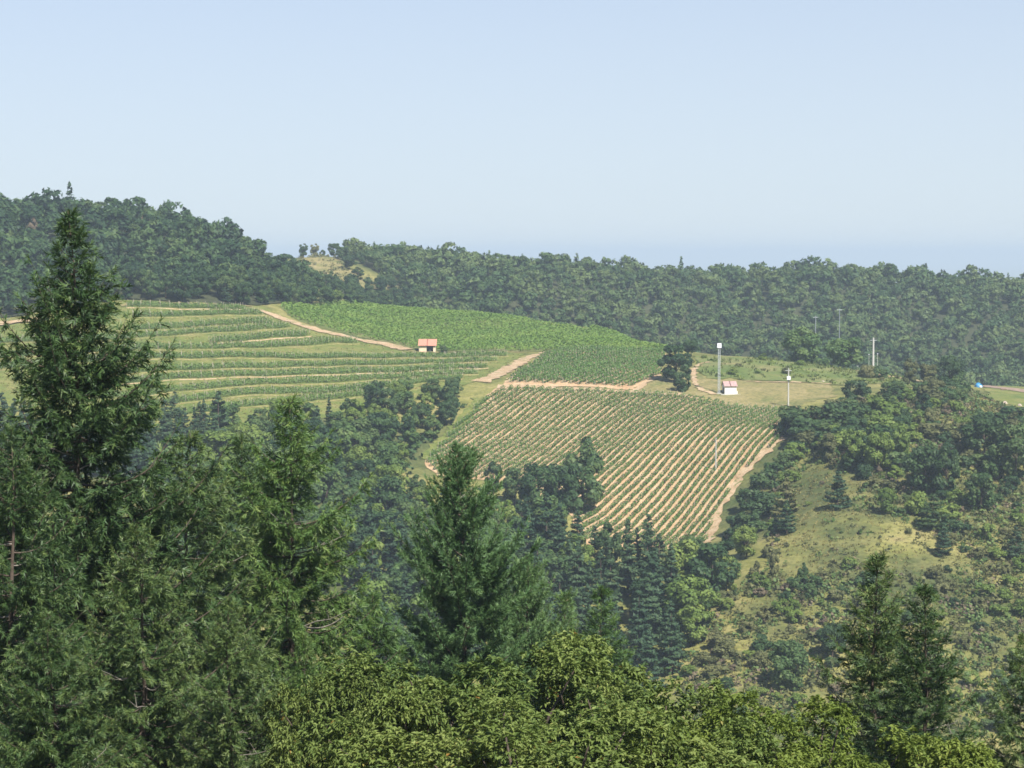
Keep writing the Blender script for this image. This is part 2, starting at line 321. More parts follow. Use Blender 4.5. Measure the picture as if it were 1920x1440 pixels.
def px_poly(pts): return np.array([hit(*p, 250.0)[:2] for p in pts])
def inside(poly, P):
    x, y = P[:, 0], P[:, 1]; c = np.zeros(len(P), bool); j = len(poly) - 1
    for i in range(len(poly)):
        xi, yi = poly[i]; xj, yj = poly[j]
        c ^= ((yi > y) != (yj > y)) & (x < (xj - xi) * (y - yi) / (yj - yi + 1e-12) + xi); j = i
    return c
def resample(poly, step, closed=True):
    P = np.vstack([poly, poly[:1]]) if closed else np.asarray(poly); out = []
    for a, b in zip(P[:-1], P[1:]):
        n = max(1, int(np.linalg.norm(b - a) / step)); out += [a + (b - a) * k / n for k in range(n)]
    if not closed: out.append(P[-1])
    return np.array(out)
def sheet(name, poly, mat, lift, label=None, rag=0.35, step=1.5, seed=1, cell=2.2):
    r = np.random.default_rng(seed); B = resample(poly, step); B = B + r.normal(0, rag, B.shape)
    lo, hi = B.min(0), B.max(0); g = np.stack(np.meshgrid(np.arange(lo[0], hi[0], cell), np.arange(lo[1], hi[1], cell)), -1).reshape(-1, 2)
    g = g[inside(B, g)]; pts = [Vector(p) for p in B] + [Vector(p) for p in g]
    nb = len(B); res = delaunay_2d_cdt(pts, [], [list(range(nb))], 1, 1e-4)
    V2 = np.array([tuple(v) for v in res[0]]); V = np.column_stack([V2, H(V2[:, 0], V2[:, 1]) + lift])
    fs = [f for f in res[2] if len(f) == 3]
    o = obj(name, mesh_np(name, V, np.array(fs), smooth=True), mat); return tag(o, label, kind='structure')
def strip(name, line, width, mat, lift, label=None, seed=1, rag=0.38):
    r = np.random.default_rng(seed); L = resample(np.asarray(line), 1.2, False); T = unit(np.gradient(L, axis=0)); Nn = np.stack([-T[:, 1], T[:, 0]], 1)
    ws = (width if hasattr(width, '__len__') else (width, width)); wv = np.linspace(ws[0], ws[1], len(L))[:, None]
    rows = [L + Nn * (wv * k + r.normal(0, rag, (len(L), 1)) * (abs(k) > 0.4)) for k in (-0.5, -0.2, 0.2, 0.5)]
    V2 = np.stack(rows, 1).reshape(-1, 2); V = np.column_stack([V2, H(V2[:, 0], V2[:, 1]) + lift]); n = len(L)
    i = np.arange(n - 1)[:, None] * 4 + np.arange(3)[None]
    o = obj(name, mesh_np(name, V, np.stack([i, i + 1, i + 5, i + 4], -1).reshape(-1, 4), smooth=True), mat); return tag(o, label, kind='structure')

P_lower = px_poly([(930,729),(1060,731),(1190,736),(1330,750),(1478,768),(1474,815),(1432,852),(1392,888),(1362,930),(1343,962),(1318,1026),(1200,1026),(1088,1020),(1072,975),(1040,940),(950,905),(820,893),(793,868),(850,805)])
P_mid = px_poly([(940,724),(1060,725),(1188,731),(1218,715),(1238,702),(1247,660),(1140,656),(1040,658),(1005,675)])
P_terr = px_poly([(-60,615),(90,600),(230,566),(350,574),(480,572),(500,580),(545,600),(600,618),(660,633),(720,645),(755,657),(860,663),(985,663),(945,688),(905,714),(800,745),(690,775),(500,800),(280,815),(100,800),(-60,790)])
P_upper = px_poly([(522,574),(560,574),(640,568),(760,576),(900,590),(1000,604),(1100,619),(1180,633),(1250,648),(1310,661),(1250,659),(1140,655),(1040,657),(985,660),(860,659),(768,653),(720,641),(660,629),(600,614),(545,596)])
P_plat = px_poly([(1190,737),(1222,716),(1245,706),(1300,700),(1330,712),(1430,716),(1560,722),(1570,742),(1520,752),(1480,770),(1330,748)])
P_bank = px_poly([(1305,668),(1420,674),(1500,676),(1580,690),(1660,704),(1740,716),(1740,728),(1600,722),(1430,714),(1330,710),(1310,700)])
P_bald = px_poly([(556,482),(628,480),(640,500),(690,522),(760,546),(770,552),(690,542),(640,530),(600,516)])
P_right = px_poly([(1838,722),(1935,730),(1935,775),(1890,768),(1850,745)])
sheet('terrace_meadow', P_terr, M['meadow'], 0.10, 'yellow green grass of the terraced vineyard slope', seed=2)
sheet('upper_vineyard_ground', P_upper, M['bank'], 0.10, 'grassy earth under the upper vineyard', seed=3)
sheet('vineyard_soil', P_lower, M['soil'], 0.10, 'tan bare soil of the lower vineyard', seed=4)
sheet('vineyard_soil', P_mid, M['soil'], 0.10, 'tan bare soil of the middle vineyard', seed=5)
sheet('plateau_dry_grass', P_plat, M['dry'], 0.10, 'dry grass shelf round the white hut', seed=6, rag=0.6)
sheet('rough_grass_bank', P_bank, M['bank'], 0.14, 'rough green bank behind the white hut', seed=7, rag=0.6)
sheet('bald_hill_grass', P_bald, M['dry'], 0.15, 'dry pale grass clearing on the far hilltop', seed=8, rag=1.0)
sheet('right_field', P_right, M['meadow'], 0.12, 'small green field on the ridge', seed=9, rag=0.5)
HP = lambda pts: np.array([hit(*p)[:2] for p in pts])
strip('dirt_track', HP([(488,583),(540,603),(600,622),(660,635),(720,646),(765,657)]), (3.2, 4.4), M['track'], 0.3, 'stepped earth track climbing beside the red roofed shed', 3)
strip('dirt_track', HP([(902,717),(930,705),(960,688),(990,672),(1030,661)]), (4.5, 3.0), M['track'], 0.2, 'pale earth track between terraces and middle vineyard', 4)
strip('dirt_track', HP([(765,658),(860,662),(985,662)]), (1.5, 1.2), M['dry'], 0.2, 'thin grassy track above the terraces', 5)
strip('dirt_track', HP([(932,727),(1060,730),(1195,737),(1240,741),(1290,744)]), (3.4, 2.4), M['track'], 0.22, 'bare earth headland between middle and lower vineyards', 6)
strip('dirt_track', HP([(1188,735),(1215,717),(1240,705)]), (1.4, 0.9), M['track'], 0.22, 'thin earth edge along the middle vineyard', 7)
strip('dirt_track', HP([(1335,741),(1310,728),(1300,708),(1300,694),(1312,683),(1330,680)]), (1.5, 1.2), M['track'], 0.24, 'worn pale path round the lone tree', 8)
strip('dirt_track', HP([(1400,716),(1480,718),(1560,721)]), (0.8, 0.8), M['track'], 0.24, 'pale rut along the foot of the bank', 9)
strip('dirt_track', HP([(1560,691),(1620,698),(1660,706),(1740,719)]), (2.6, 1.6), M['track'], 0.26, 'straw coloured track over the ridge', 10)
strip('dirt_track', HP([(1842,724),(1880,729),(1935,737)]), (5.0, 6.0), M['plough'], 0.24, 'brown ploughed strip on the ridge', 11)
strip('dirt_track', HP([(1468,822),(1390,892),(1345,960),(1322,1020)]), (1.8, 2.6), M['track'], 0.22, 'bare earth margin on the vineyard edge', 12)
strip('dirt_track', HP([(905,745),(870,785),(830,825),(796,862)]), (3.4, 2.4), M['meadow'], 0.16, 'grassy margin left of the lower vineyard', 13)
strip('dirt_track', HP([(850,575),(880,581),(912,586)]), (3.0, 2.0), M['track'], 0.3, 'bare patch on the crest behind the vines', 14)

# ---------------------------------------------------------------- terraces and vine rows
ORD = ['zeroth','first','second','third','fourth','fifth','sixth','seventh','eighth','ninth','tenth','eleventh','twelfth','thirteenth','fourteenth','fifteenth','sixteenth','seventeenth','eighteenth','nineteenth','twentieth']
TENS = {20:'twenty', 30:'thirty', 40:'forty', 50:'fifty', 60:'sixty'}
def ordinal(n):
    if n <= 20: return ORD[n]
    t, u = n // 10 * 10, n % 10
    return (TENS[t][:-1] + 'ieth') if u == 0 else TENS[t] + '-' + ORD[u]
def vine_mesh(L, r, per_m=18, hgt=1.15, wid=0.55, lo=0.25, size=0.30, gaps=0.10, lift=0.1, jit=0.45):
    """a trellised hedge of vine leaves along a ground polyline L (n,2)"""
    seg = np.linalg.norm(np.diff(L, axis=0), axis=1); cum = np.concatenate([[0], np.cumsum(seg)]); tot = cum[-1]
    n = int(tot * per_m); s = r.uniform(0, tot, n)
    ph = r.uniform(0, 6.28, 3); vig = 0.5 + 0.5 * np.sin(s * 0.37 + ph[0]) * np.sin(s * 0.11 + ph[1]) + 0.35 * np.sin(s * 2.1 + ph[2])
    keep = vig > r.uniform(-0.9, -0.9 + 2 * gaps + 0.6, n) * 0.9; s = s[keep]; vig = vig[keep]; n = len(s)
    k = np.clip(np.searchsorted(cum, s) - 1, 0, len(L) - 2); t = (s - cum[k]) / seg[k]
    P = L[k] + (L[k + 1] - L[k]) * t[:, None]; T = (L[k + 1] - L[k]) / seg[k][:, None]; Nn = np.stack([-T[:, 1], T[:, 0]], 1)
    a = r.uniform(0, 2 * math.pi, n); rr = np.sqrt(r.uniform(0.35, 1, n)); top = hgt * (0.86 + 0.2 * np.clip(vig, -0.5, 1.3))
    off = np.cos(a) * rr * wid * 0.5 * (0.9 + 0.3 * r.random(n)); zc = (lo + top) / 2; zh = (top - lo) / 2
    z = zc + np.sin(a) * rr * zh
    XY = P + Nn * off[:, None]; Q = np.column_stack([XY, H(XY[:, 0], XY[:, 1]) + z + lift])
    nrm = np.column_stack([Nn * np.cos(a)[:, None], np.sin(a)]) + r.normal(0, jit, (n, 3)) + np.array([0, 0, 0.25])
    V, Fq = cards(Q, nrm, r.uniform(0.75, 1.3, n) * size, r, 0.8)
    return V, Fq, np.repeat(np.clip(r.normal(0.45, 0.2, n) + 0.1 * (z > top * 0.8), 0, 1), 4)
def stakes_mesh(L, every, hgt, r, rad=0.04, lift=0.05):
    S = resample(L, every, False); V, Fq = [], []
    for i, p in enumerate(S):
        z = float(H(p[0], p[1])) + lift; h = hgt * r.uniform(0.9, 1.1); dx, dy = r.normal(0, 0.04, 2)
        b = [(-rad, -rad), (rad, -rad), (rad, rad), (-rad, rad)]
        V += [(p[0] + x, p[1] + y, z - 0.2) for x, y in b] + [(p[0] + dx + x, p[1] + dy + y, z + h) for x, y in b]
        Fq += [(8 * i + a, 8 * i + c, 8 * i + d, 8 * i + e) for a, c, d, e in ((0, 1, 5, 4), (1, 2, 6, 5), (2, 3, 7, 6), (3, 0, 4, 7), (4, 5, 6, 7))]
    return np.array(V), np.array(Fq)
def vine_row(L, label, group, r, mat, every=6.0, shgt=1.35, srad=0.04, **kw):
    base = np.array([L[0][0], L[0][1], float(H(*L[0]))])
    t = thing('vine_row', label, 'vine row', tuple(base), group=group)
    V, Fq, ti = vine_mesh(L, r, **kw); obj('foliage', mesh_np('foliage', V - base, Fq, ti), mat, t)
    V, Fq = stakes_mesh(L, every, shgt, r, srad); s = obj('stakes', mesh_np('stakes', V - base, Fq), M['post'], t); s['kind'] = 'stuff'
    return t
def clip_line(poly, o, d, tmin, tmax, step=0.5):
    """longest stretch of the line o + t d that lies inside poly"""
    ts = np.arange(tmin, tmax, step); Pn = o[None] + ts[:, None] * d[None]; m = inside(poly, Pn)
    best = None; i = 0; runs = []
    while i < len(ts):
        if m[i]:
            j = i
            while j + 1 < len(ts) and m[j + 1]: j += 1
            if ts[j] - ts[i] > 5: runs.append((ts[i], ts[j]))
            i = j + 1
        else: i += 1
    return runs
def line_pts(o, d, a, b, r, step=1.5, wob=0.018):
    ts = np.linspace(a, b, max(3, int((b - a) / step))); nn = np.array([-d[1], d[0]])
    return o[None] + ts[:, None] * d[None] + nn[None] * r.normal(0, wob, len(ts))[:, None]
r_ = np.random.default_rng(21)
# lower parcel: straight rows running down the slope
D_low = unit(np.array([-0.455, -0.89])); N_low = np.array([-D_low[1], D_low[0]])
o0 = hit(930, 729)[:2]; rows = []
pr = (P_lower - o0) @ N_low
for q in np.arange(pr.min() + 0.5, pr.max() - 0.2, 1.72):
    for a, b in clip_line(P_lower, o0 + N_low * q, D_low, -120, 160): rows.append((q, a + r_.uniform(0.2, 1.0), b - r_.uniform(0.2, 1.0)))
rows.sort(key=lambda k: k[0])
for i, (q, a, b) in enumerate(rows):
    if b - a < 4: continue
    vine_row(line_pts(o0 + N_low * q, D_low, a, b, r_), 'green vine row of the striped lower vineyard, ' + ordinal(i + 1) + ' from its grassy margin', 'vine rows of the lower vineyard', r_, M['vine'],
             every=14.0, srad=0.03, per_m=44, hgt=1.1, wid=0.76, size=0.31, gaps=0.05, lo=0.06)
n_low = len(rows)
# middle parcel, same direction, seen almost along the ground
o1 = hit(940, 724)[:2]; pr = (P_mid - o1) @ N_low; rows = []
for q in np.arange(pr.min() + 0.6, pr.max() - 0.2, 1.9):
    for a, b in clip_line(P_mid, o1 + N_low * q, D_low, -160, 60): rows.append((q, a + 0.3, b - r_.uniform(1.8, 3.2)))
rows.sort(key=lambda k: k[0])
for i, (q, a, b) in enumerate(rows):
    if b - a < 4: continue
    vine_row(line_pts(o1 + N_low * q, D_low, a, b, r_), 'dense green vine row of the middle vineyard, ' + ordinal(i + 1) + ' from the pale track', 'vine rows of the middle vineyard', r_, M['vine'],
             every=14.0, per_m=30, hgt=1.5, wid=1.45, size=0.42, gaps=0.0, lo=0.2)
# upper parcel: reads as one green mass of vines
D_up = unit(np.array([0.78, 0.62])); N_up = np.array([-D_up[1], D_up[0]]); o2 = hit(700, 628)[:2]; pr = (P_upper - o2) @ N_up; VV, FF, TT, off = [], [], [], 0
for q in np.arange(pr.min() + 0.8, pr.max(), 1.7):
    for a, b in clip_line(P_upper, o2 + N_up * q, D_up, -300, 300, 1.0):
        L = line_pts(o2 + N_up * q, D_up, a + 0.3, b - 0.3, r_, 3.0)
        V, Fq, ti = vine_mesh(L, r_, per_m=8, hgt=1.3, wid=1.3, size=0.56, gaps=0.0, lo=0.15, jit=0.25)
        px_ = pix(V[::4])[:, 0]; ti = np.clip(ti + 0.22 * np.sin(q * 0.21) * np.repeat(np.sin(px_ * 0.012), 4), 0, 1)
        VV.append(V); FF.append(Fq + off); TT.append(ti); off += len(V)
o = obj('upper_vineyard_vines', mesh_np('upper_vineyard_vines', np.concatenate(VV), np.concatenate(FF), np.concatenate(TT)), M['vine_y'])
tag(o, 'bright green vines covering the upper slope up to the crest', 'vines', kind='stuff')
# terraces
T_lines = [
    [(226,578),(300,579),(393,581),(470,582)],
    [(235,598),(287,597),(380,595),(467,592),(505,594)],
    [(240,622),(300,620),(367,617),(440,612),(520,607)],
    [(-40,646),(60,642),(170,640),(260,636),(350,630),(433,625),(500,619),(552,615)],
    [(395,647),(470,640),(540,634),(590,630)],
    [(-40,678),(60,670),(170,662),(253,658),(340,657),(417,657),(500,656),(560,651),(640,645),(680,645)],
    [(-40,700),(80,688),(180,680),(260,675),(400,674),(520,674),(633,673),(760,672),(893,671),(962,668)],
    [(60,715),(180,705),(300,697),(420,694),(520,692),(633,688),(760,685),(885,681),(944,679)],
    [(60,738),(180,726),(293,715),(400,711),(520,708),(633,703),(740,701),(870,693),(926,690)],
    [(180,752),(297,740),(390,732),(483,725),(560,722),(633,719),(720,714),(850,704),(908,702)],
    [(180,782),(283,765),(350,756),(433,746),(540,742),(633,737),(700,731),(800,718),(880,711)],
    [(250,800),(330,783),(413,771),(500,764),(580,755),(677,744),(720,741)],
]
for i, pts in enumerate(T_lines):
    L = resample(HP(pts), 2.5, False); k = np.ones(5) / 5
    Ls = np.stack([np.convolve(np.pad(L[:, c], 2, mode='edge'), k, 'valid') for c in (0, 1)], 1)
    T = unit(np.gradient(Ls, axis=0)); Nn = np.stack([-T[:, 1], T[:, 0]], 1)          # points up the slope (+Y side)
    Nn *= np.sign(Nn[:, 1:2] + 1e-6)
    prof = [(-0.55, 0.02), (-0.40, 0.20), (-0.28, 0.22), (0.9, 0.20), (2.4, 0.08), (2.9, 0.02)]
    V = np.stack([np.column_stack([Ls + Nn * (d + r_.normal(0, 0.07, (len(Ls), 1))), np.zeros(len(Ls))]) + np.array([0, 0, 0]) for d, z in prof], 1)
    zz = np.array([z for _, z in prof])[None] * r_.uniform(0.75, 1.2, (len(Ls), 1))
    V[..., 2] = H(V[..., 0], V[..., 1]) + 0.10 + zz; n = len(Ls); m = len(prof)
    ii = np.arange(n - 1)[:, None] * m + np.arange(1)[None]; jj = np.arange(n - 1)[:, None] * m + np.arange(1, m - 1)[None]
    Fq = lambda q: np.stack([q, q + 1, q + m + 1, q + m], -1).reshape(-1, 4)
    f1, f2 = Fq(ii), Fq(jj); me = mesh_np('terrace_bench', V.reshape(-1, 3), np.vstack([f1, f2]), smooth=True)
    me.materials.append(M['dry'] if i % 4 else M['track']); me.materials.append(M['meadow'])
    me.polygons.foreach_set('material_index', np.concatenate([np.zeros(len(f1)), np.ones(len(f2))]).astype(np.int32))
    tag(obj('terrace_bench', me), 'grassed terrace bench with bare tan front edge', kind='structure')
    for j, dd in enumerate((0.35, 1.5, 2.65)):
        L2 = Ls + Nn * dd
        vine_row(L2, ('front', 'middle', 'rear')[j] + ' vine row on the ' + ordinal(i + 1) + ' grass terrace down from the wood', 'vine rows of the terraces', r_, M['vine_t'],
                 every=9.0 if j == 0 else 40.0, shgt=1.7, srad=0.035, per_m=26, hgt=1.15, wid=0.8, size=0.36, gaps=0.10, lo=0.2, lift=0.25)
# eroded earth bank under the wood at the left
strip('earth_bank', HP([(-60,612),(0,609),(50,604),(92,596)]), (4.5, 3.0), M['track'], 0.5, 'bare reddish earth bank under the left wood', 21, 0.6)
strip('earth_bank', HP([(226,574),(300,571),(400,573),(470,575)]), (1.6, 1.2), M['dry'], 0.3, 'straw coloured bank along the top terrace', 22, 0.5)

# ---------------------------------------------------------------- huts, masts, poles
SUNROT = 0.0
def tile_roof(parent, x0, x1, y0, z0, y1, z1, mat, name='roof', over=0.0, ncol=10):
    """sloping roof of half-round tile columns between eave (y0,z0) and ridge (y1,z1), each column a part"""
    rf = MB(); dy, dz = y1 - y0, z1 - z0; ln = math.hypot(dy, dz); ny, nz = -dz / ln * 0.06, dy / ln * 0.06
    sg = 1 if nz > 0 else -1
    rf.poly([(x0, y0, z0), (x1, y0, z0), (x1, y1, z1), (x0, y1, z1), (x0, y0 + sg * ny, z0 + sg * nz), (x1, y0 + sg * ny, z0 + sg * nz), (x1, y1 + sg * ny, z1 + sg * nz), (x0, y1 + sg * ny, z1 + sg * nz)],
            [(0,1,2,3),(4,5,6,7),(0,1,5,4),(1,2,6,5),(2,3,7,6),(3,0,4,7)])
    roof = rf.build(name, mat, parent)
    wd = (x1 - x0) / ncol; me = None
    for k in range(ncol):
        if me is None:
            t = MB(); r = wd * 0.42; pts = []; s = 6
            for (y, z) in ((y0 + sg * ny * 1.05, z0 + sg * nz * 1.05), (y1 + sg * ny * 1.05, z1 + sg * nz * 1.05)):
                for q in range(s + 1):
                    a = math.pi * q / s; pts.append((r * math.cos(a), y + sg * ny / 0.06 * r * 0.6 * math.sin(a), z + sg * nz / 0.06 * r * 0.6 * math.sin(a)))
            t.poly(pts, [(q, q + 1, q + s + 2, q + s + 1) for q in range(s)])
            me = bpy.data.meshes.new('tile_course'); me.from_pydata(t.v, [], t.f); me.update(); me.materials.append(mat)
        obj('tile_course', me, None, roof, (x0 + wd * (k + 0.5), 0, 0))
    return roof
# open fronted shed among the terraces
p = hit(801, 661); s = p[1] / F; W = 33 * s; Hh = 19 * s
shed = thing('vineyard_shed', 'open fronted cream shed with a red tiled roof among the terraces', 'shed', (p[0], p[1], p[2] + 0.1))
x0, x1 = -0.47 * W, 0.47 * W; dp = 3.6; zf, zb = Hh * 0.56, Hh * 1.10
b = MB(); b.box(x0, x0 + 0.2, 0.25, dp, -0.8, zf); b.build('side_wall', M['cream'], shed)
b = MB(); b.box(x1 - 0.2, x1, 0.25, dp, -0.8, zf); b.build('side_wall', M['cream'], shed)
b = MB(); b.box(x0, x1, dp - 0.2, dp, -0.8, zb - 0.25); b.build('back_wall', M['bark'], shed)  # dark bark colour stands in for the shade inside the open front
b = MB(); b.box(x0 + 0.25, x0 + 0.43 * W, 0.25, 0.45, -0.8, zf); b.build('front_wall', M['cream'], shed)
b = MB(); b.box(x0 + 0.22, x0 + 0.44 * W, 0.20, 0.25, -0.8, 0.25); b.build('plinth', M['pink'], shed)
b = MB(); b.box(x1 - 0.62, x1 - 0.02, 0.2, 0.6, -0.8, zf); b.build('front_pillar', M['cream'], shed)
b = MB(); b.box(x0, x1, 0.2, 0.36, zf, zf + 0.16); b.build('lintel', M['dark'], shed)
b = MB(); b.box(x0 + 0.46 * W, x1 - 0.7, 0.3, 0.36, -0.6, 0.12); b.build('low_gate', M['cream'], shed)
b = MB(); b.box(0.35, 0.9, 1.6, 2.1, -0.5, 0.55); b.build('stored_crate', M['concrete'], shed)
tile_roof(shed, x0 - 0.25, x1 + 0.3, -0.15, zf + 0.17, dp + 0.2, zb + 0.32, M['tile'], ncol=16)
# white hut on the shelf
p = hit(1370, 740); s = p[1] / F; W = 22.5 * s; Hh = 24 * s
hut = thing('pump_hut', 'small white hut with a rosy tiled roof at the mast foot', 'hut', (p[0], p[1], p[2] + 0.1), 0.12)
x0, x1 = -W / 2, W / 2; dp = 2.9; ze, zr = Hh * 0.66, Hh * 0.98
b = MB(); b.box(x0, x1, 0, 0.18, -0.6, ze); b.build('front_wall', M['white'], hut)
b = MB(); b.box(x0, x1, dp - 0.18, dp, -0.6, ze); b.build('back_wall', M['white'], hut)
for xa, xb in ((x0, x0 + 0.18), (x1 - 0.18, x1)):
    b = MB(); b.poly([(xa, 0.18, -0.6), (xb, 0.18, -0.6), (xb, dp - 0.18, -0.6), (xa, dp - 0.18, -0.6), (xa, 0.18, ze), (xb, 0.18, ze), (xb, dp - 0.18, ze), (xa, dp - 0.18, ze), (xa, dp / 2, zr - 0.1), (xb, dp / 2, zr - 0.1)],
                     [(0,1,5,4),(2,3,7,6),(0,4,8,7,3),(1,2,6,9,5),(4,5,9,8),(6,7,8,9)]); b.build('gable_wall', M['white'], hut)
b = MB(); b.box(x0 - 0.015, x0 - 0.003, 0.9, 1.8, -0.1, 1.55); b.build('door', M['dark'], hut)
tile_roof(hut, x0 - 0.2, x1 + 0.2, -0.28, ze - 0.12, dp / 2, zr, M['tile_p'], ncol=11)
tile_roof(hut, x0 - 0.2, x1 + 0.2, dp + 0.28, ze - 0.12, dp / 2 + 0.003, zr, M['tile_p'], ncol=11)
b = MB(); b.box(x1 + 0.05, x1 + 0.28, 0.1, 0.35, -0.4, 0.72); b.build('meter_post', M['white'], hut)
b = MB(); b.box(x0 - 1.0, x1 + 1.0, -0.45, 0.0, -0.6, 0.06); b.build('base_slab', M['concrete'], hut)
# lattice mast with white panel
p = hit(1348, 738); s = p[1] / F; mh = 95 * s
mast = thing('lattice_mast', 'tall grey lattice mast carrying a white box panel beside the hut', 'mast', (p[0], p[1], p[2]))
hw = 0.22
b = MB()
for sx in (-1, 1):
    for sy in (-1, 1): b.bar((sx * hw, sy * hw, -0.3), (sx * hw, sy * hw, mh - 1.0), 0.05, 0.05, 5)
b.build('mast_legs', M['steel'], mast)
b = MB(); nseg = 16
for k in range(nseg):
    za, zb2 = (mh - 1.1) * k / nseg, (mh - 1.1) * (k + 1) / nseg
    for (ax, ay), (bx, by) in (((-1,-1),(1,-1)), ((1,-1),(1,1)), ((1,1),(-1,1)), ((-1,1),(-1,-1))):
        b.bar((ax * hw, ay * hw, za), (bx * hw, by * hw, zb2), 0.03, 0.03, 4); b.bar((ax * hw, ay * hw, zb2), (bx * hw, by * hw, zb2), 0.03, 0.03, 4)
b.build('lattice_bracing', M['steel'], mast)
b = MB(); b.box(-0.5, 0.5, -0.45, 0.35, mh - 1.15, mh - 0.05); b.build('panel_box', M['panel'], mast)
b = MB(); b.box(-0.55, 0.58, 0.35, 0.42, mh - 1.3, mh); b.build('panel_back', M['dark'], mast)
b = MB(); b.box(-0.42, 0.42, -0.3, 0.3, mh - 1.32, mh - 1.15); b.build('panel_mount', M['dark'], mast)
b = MB(); b.box(-0.55, 0.55, -0.55, 0.55, -0.5, 0.16); b.build('footing', M['concrete'], mast)
# poles
def pole(px, py, hpx, label, r=0.17, top=None, Y=None, z=None, mat='concrete', group=None):
    p = hit(px, py) if Y is None else None
    if p is None:
        q = at(px, py, Y); p = np.array([q[0], Y, float(H(q[0], Y))]); hh = q[2] - p[2] + hpx * Y / F
    else: hh = hpx * p[1] / F
    t = thing('utility_pole', label, 'pole', tuple(p), group=group)
    b = MB(); b.bar((0, 0, -0.5), (0, 0, hh), r, r * 0.62, 8); b.build('shaft', M[mat], t)
    return t, hh
t, hh = pole(1478, 762, 72, 'pale concrete pole with a grey transformer box above the vineyard corner', 0.19)
b = MB(); b.box(-0.42, 0.42, -0.55, -0.12, hh * 0.70, hh * 0.70 + 0.78); b.build('transformer_box', M['panel'], t)
b = MB(); b.box(-0.3, 0.3, -0.5, -0.15, hh * 0.70 - 0.16, hh * 0.70); b.build('box_base', M['dark'], t)
b = MB(); b.bar((-0.75, 0, hh - 0.55), (0.75, 0, hh - 0.55), 0.05, 0.05, 5); b.build('crossarm', M['steel'], t)
for k in (-0.65, 0, 0.65): b = MB(); b.bar((k, 0, hh - 0.5), (k, 0, hh - 0.2), 0.05, 0.035, 6); b.build('insulator', M['dark'], t)
b = MB(); b.bar((-0.25, -0.1, hh * 0.80), (-0.1, 0, hh - 0.6), 0.03, 0.03, 5); b.build('cable', M['dark'], t)
t, hh = pole(1637, 699, 66, 'tall white concrete pole standing on the ridge among bushes', 0.33)
b = MB(); b.bar((-0.9, 0, hh - 0.7), (0.9, 0, hh - 0.7), 0.05, 0.05, 5); b.build('crossarm', M['steel'], t)
for k in (-0.8, 0.8): b = MB(); b.bar((k, 0, hh - 0.65), (k, 0, hh - 0.35), 0.05, 0.035, 6); b.build('insulator', M['dark'], t)
for px_, py_, h_, lb in ((1629, 702, 38, 'thin pale post just left of the white ridge pole'), (1645, 702, 39, 'slim white post just right of the white ridge pole')):
    t, hh = pole(px_, py_, h_, lb, 0.065, mat='concrete'); b = MB(); b.box(-0.12, 0.12, -0.05, 0.05, hh - 0.1, hh + 0.05); b.build('cap', M['panel'], t)
t, hh = pole(1529, 622, 30, 'grey pole rising behind the ridge trees', 0.22, Y=640, mat='dim')
b = MB(); b.bar((-0.8, 0, hh - 0.5), (0.8, 0, hh - 0.5), 0.06, 0.06, 5); b.build('crossarm', M['steel'], t)
t, hh = pole(1574, 605, 26, 'dim grey pole standing against the far wood', 0.2, Y=760, mat='dim')
b = MB(); b.bar((-1.0, 0, hh - 0.4), (1.0, 0, hh - 0.4), 0.09, 0.09, 5); b.build('crossarm', M['steel'], t)
t, hh = pole(1342, 883, 63, 'thin pale pole standing among the lower vine rows', 0.15)
b = MB(); b.bar((0, 0, hh), (0, 0, hh + 0.25), 0.05, 0.03, 6); b.build('cap', M['dark'], t)
t, hh = pole(1450, 768, 9, 'short pale stake at the top corner of the vineyard', 0.06); b = MB(); b.box(-0.1, 0.1, -0.1, 0.1, hh, hh + 0.06); b.build('cap', M['post'], t)
t, hh = pole(1823, 722, 20, 'thin post beside the blue tarpaulin on the ridge', 0.07); b = MB(); b.box(-0.1, 0.1, -0.1, 0.1, hh, hh + 0.06); b.build('cap', M['post'], t)
# blue tarpaulin over a heap
def lumpy(name, rx, ry, rz, mat, seed, parent=None, amp=0.18, nu=18, nv=9):
    r = np.random.default_rng(seed); ph = r.uniform(0, 6.28, 6); V, Fq = [], []
    for j in range(nv + 1):
        th = (math.pi / 2) * j / nv
        for i in range(nu):
            a = 2 * math.pi * i / nu; k = 1 + amp * (math.sin(3 * a + ph[0] + 2 * th) + math.sin(5 * a + ph[1]) * 0.6 + 0.5 * math.sin(7 * th + ph[2] + a))
            V.append((rx * k * math.cos(th) * math.cos(a), ry * k * math.cos(th) * math.sin(a), rz * (1 + amp * 0.5 * math.sin(2 * a + ph[3])) * math.sin(th) - 0.1))
    for j in range(nv):
        for i in range(nu): i2 = (i + 1) % nu; Fq.append((j * nu + i, j * nu + i2, (j + 1) * nu + i2, (j + 1) * nu + i))
    return obj(name, mesh_np(name, V, Fq, smooth=True), mat, parent)
p = hit(1834, 726); t = thing('tarpaulin_heap', 'bright blue tarpaulin thrown over a heap on the ridge', 'tarpaulin', tuple(p))
lumpy('tarpaulin', 0.95, 0.9, 1.25, M['blue'], 3, t)
o = lumpy('white_flap', 0.45, 0.3, 0.45, M['panel'], 4, t); o.location = (0.42, -0.75, 0.12)
p = hit(1606, 694); p[2] += 0.1; t = thing('white_trailer', 'white boxy shape showing under the ridge trees', 'trailer', tuple(p))
b = MB(); b.box(-0.75, 0.75, 0, 1.6, 0.45, 1.5); b.build('body', M['panel'], t)
b = MB(); b.box(-0.5, 0.1, -0.03, -0.003, 0.85, 1.25); b.build('window', M['dark'], t)
for k in (-0.45, 0.45): b = MB(); b.bar((k - 0.1, 0.3, 0.3), (k + 0.1, 0.3, 0.3), 0.3, 0.3, 12); b.build('wheel', M['dark'], t)
p = hit(1883, 733); t = thing('rusty_harrow', 'rusty farm implement lying on the ridge field', 'implement', tuple(p), 0.25)
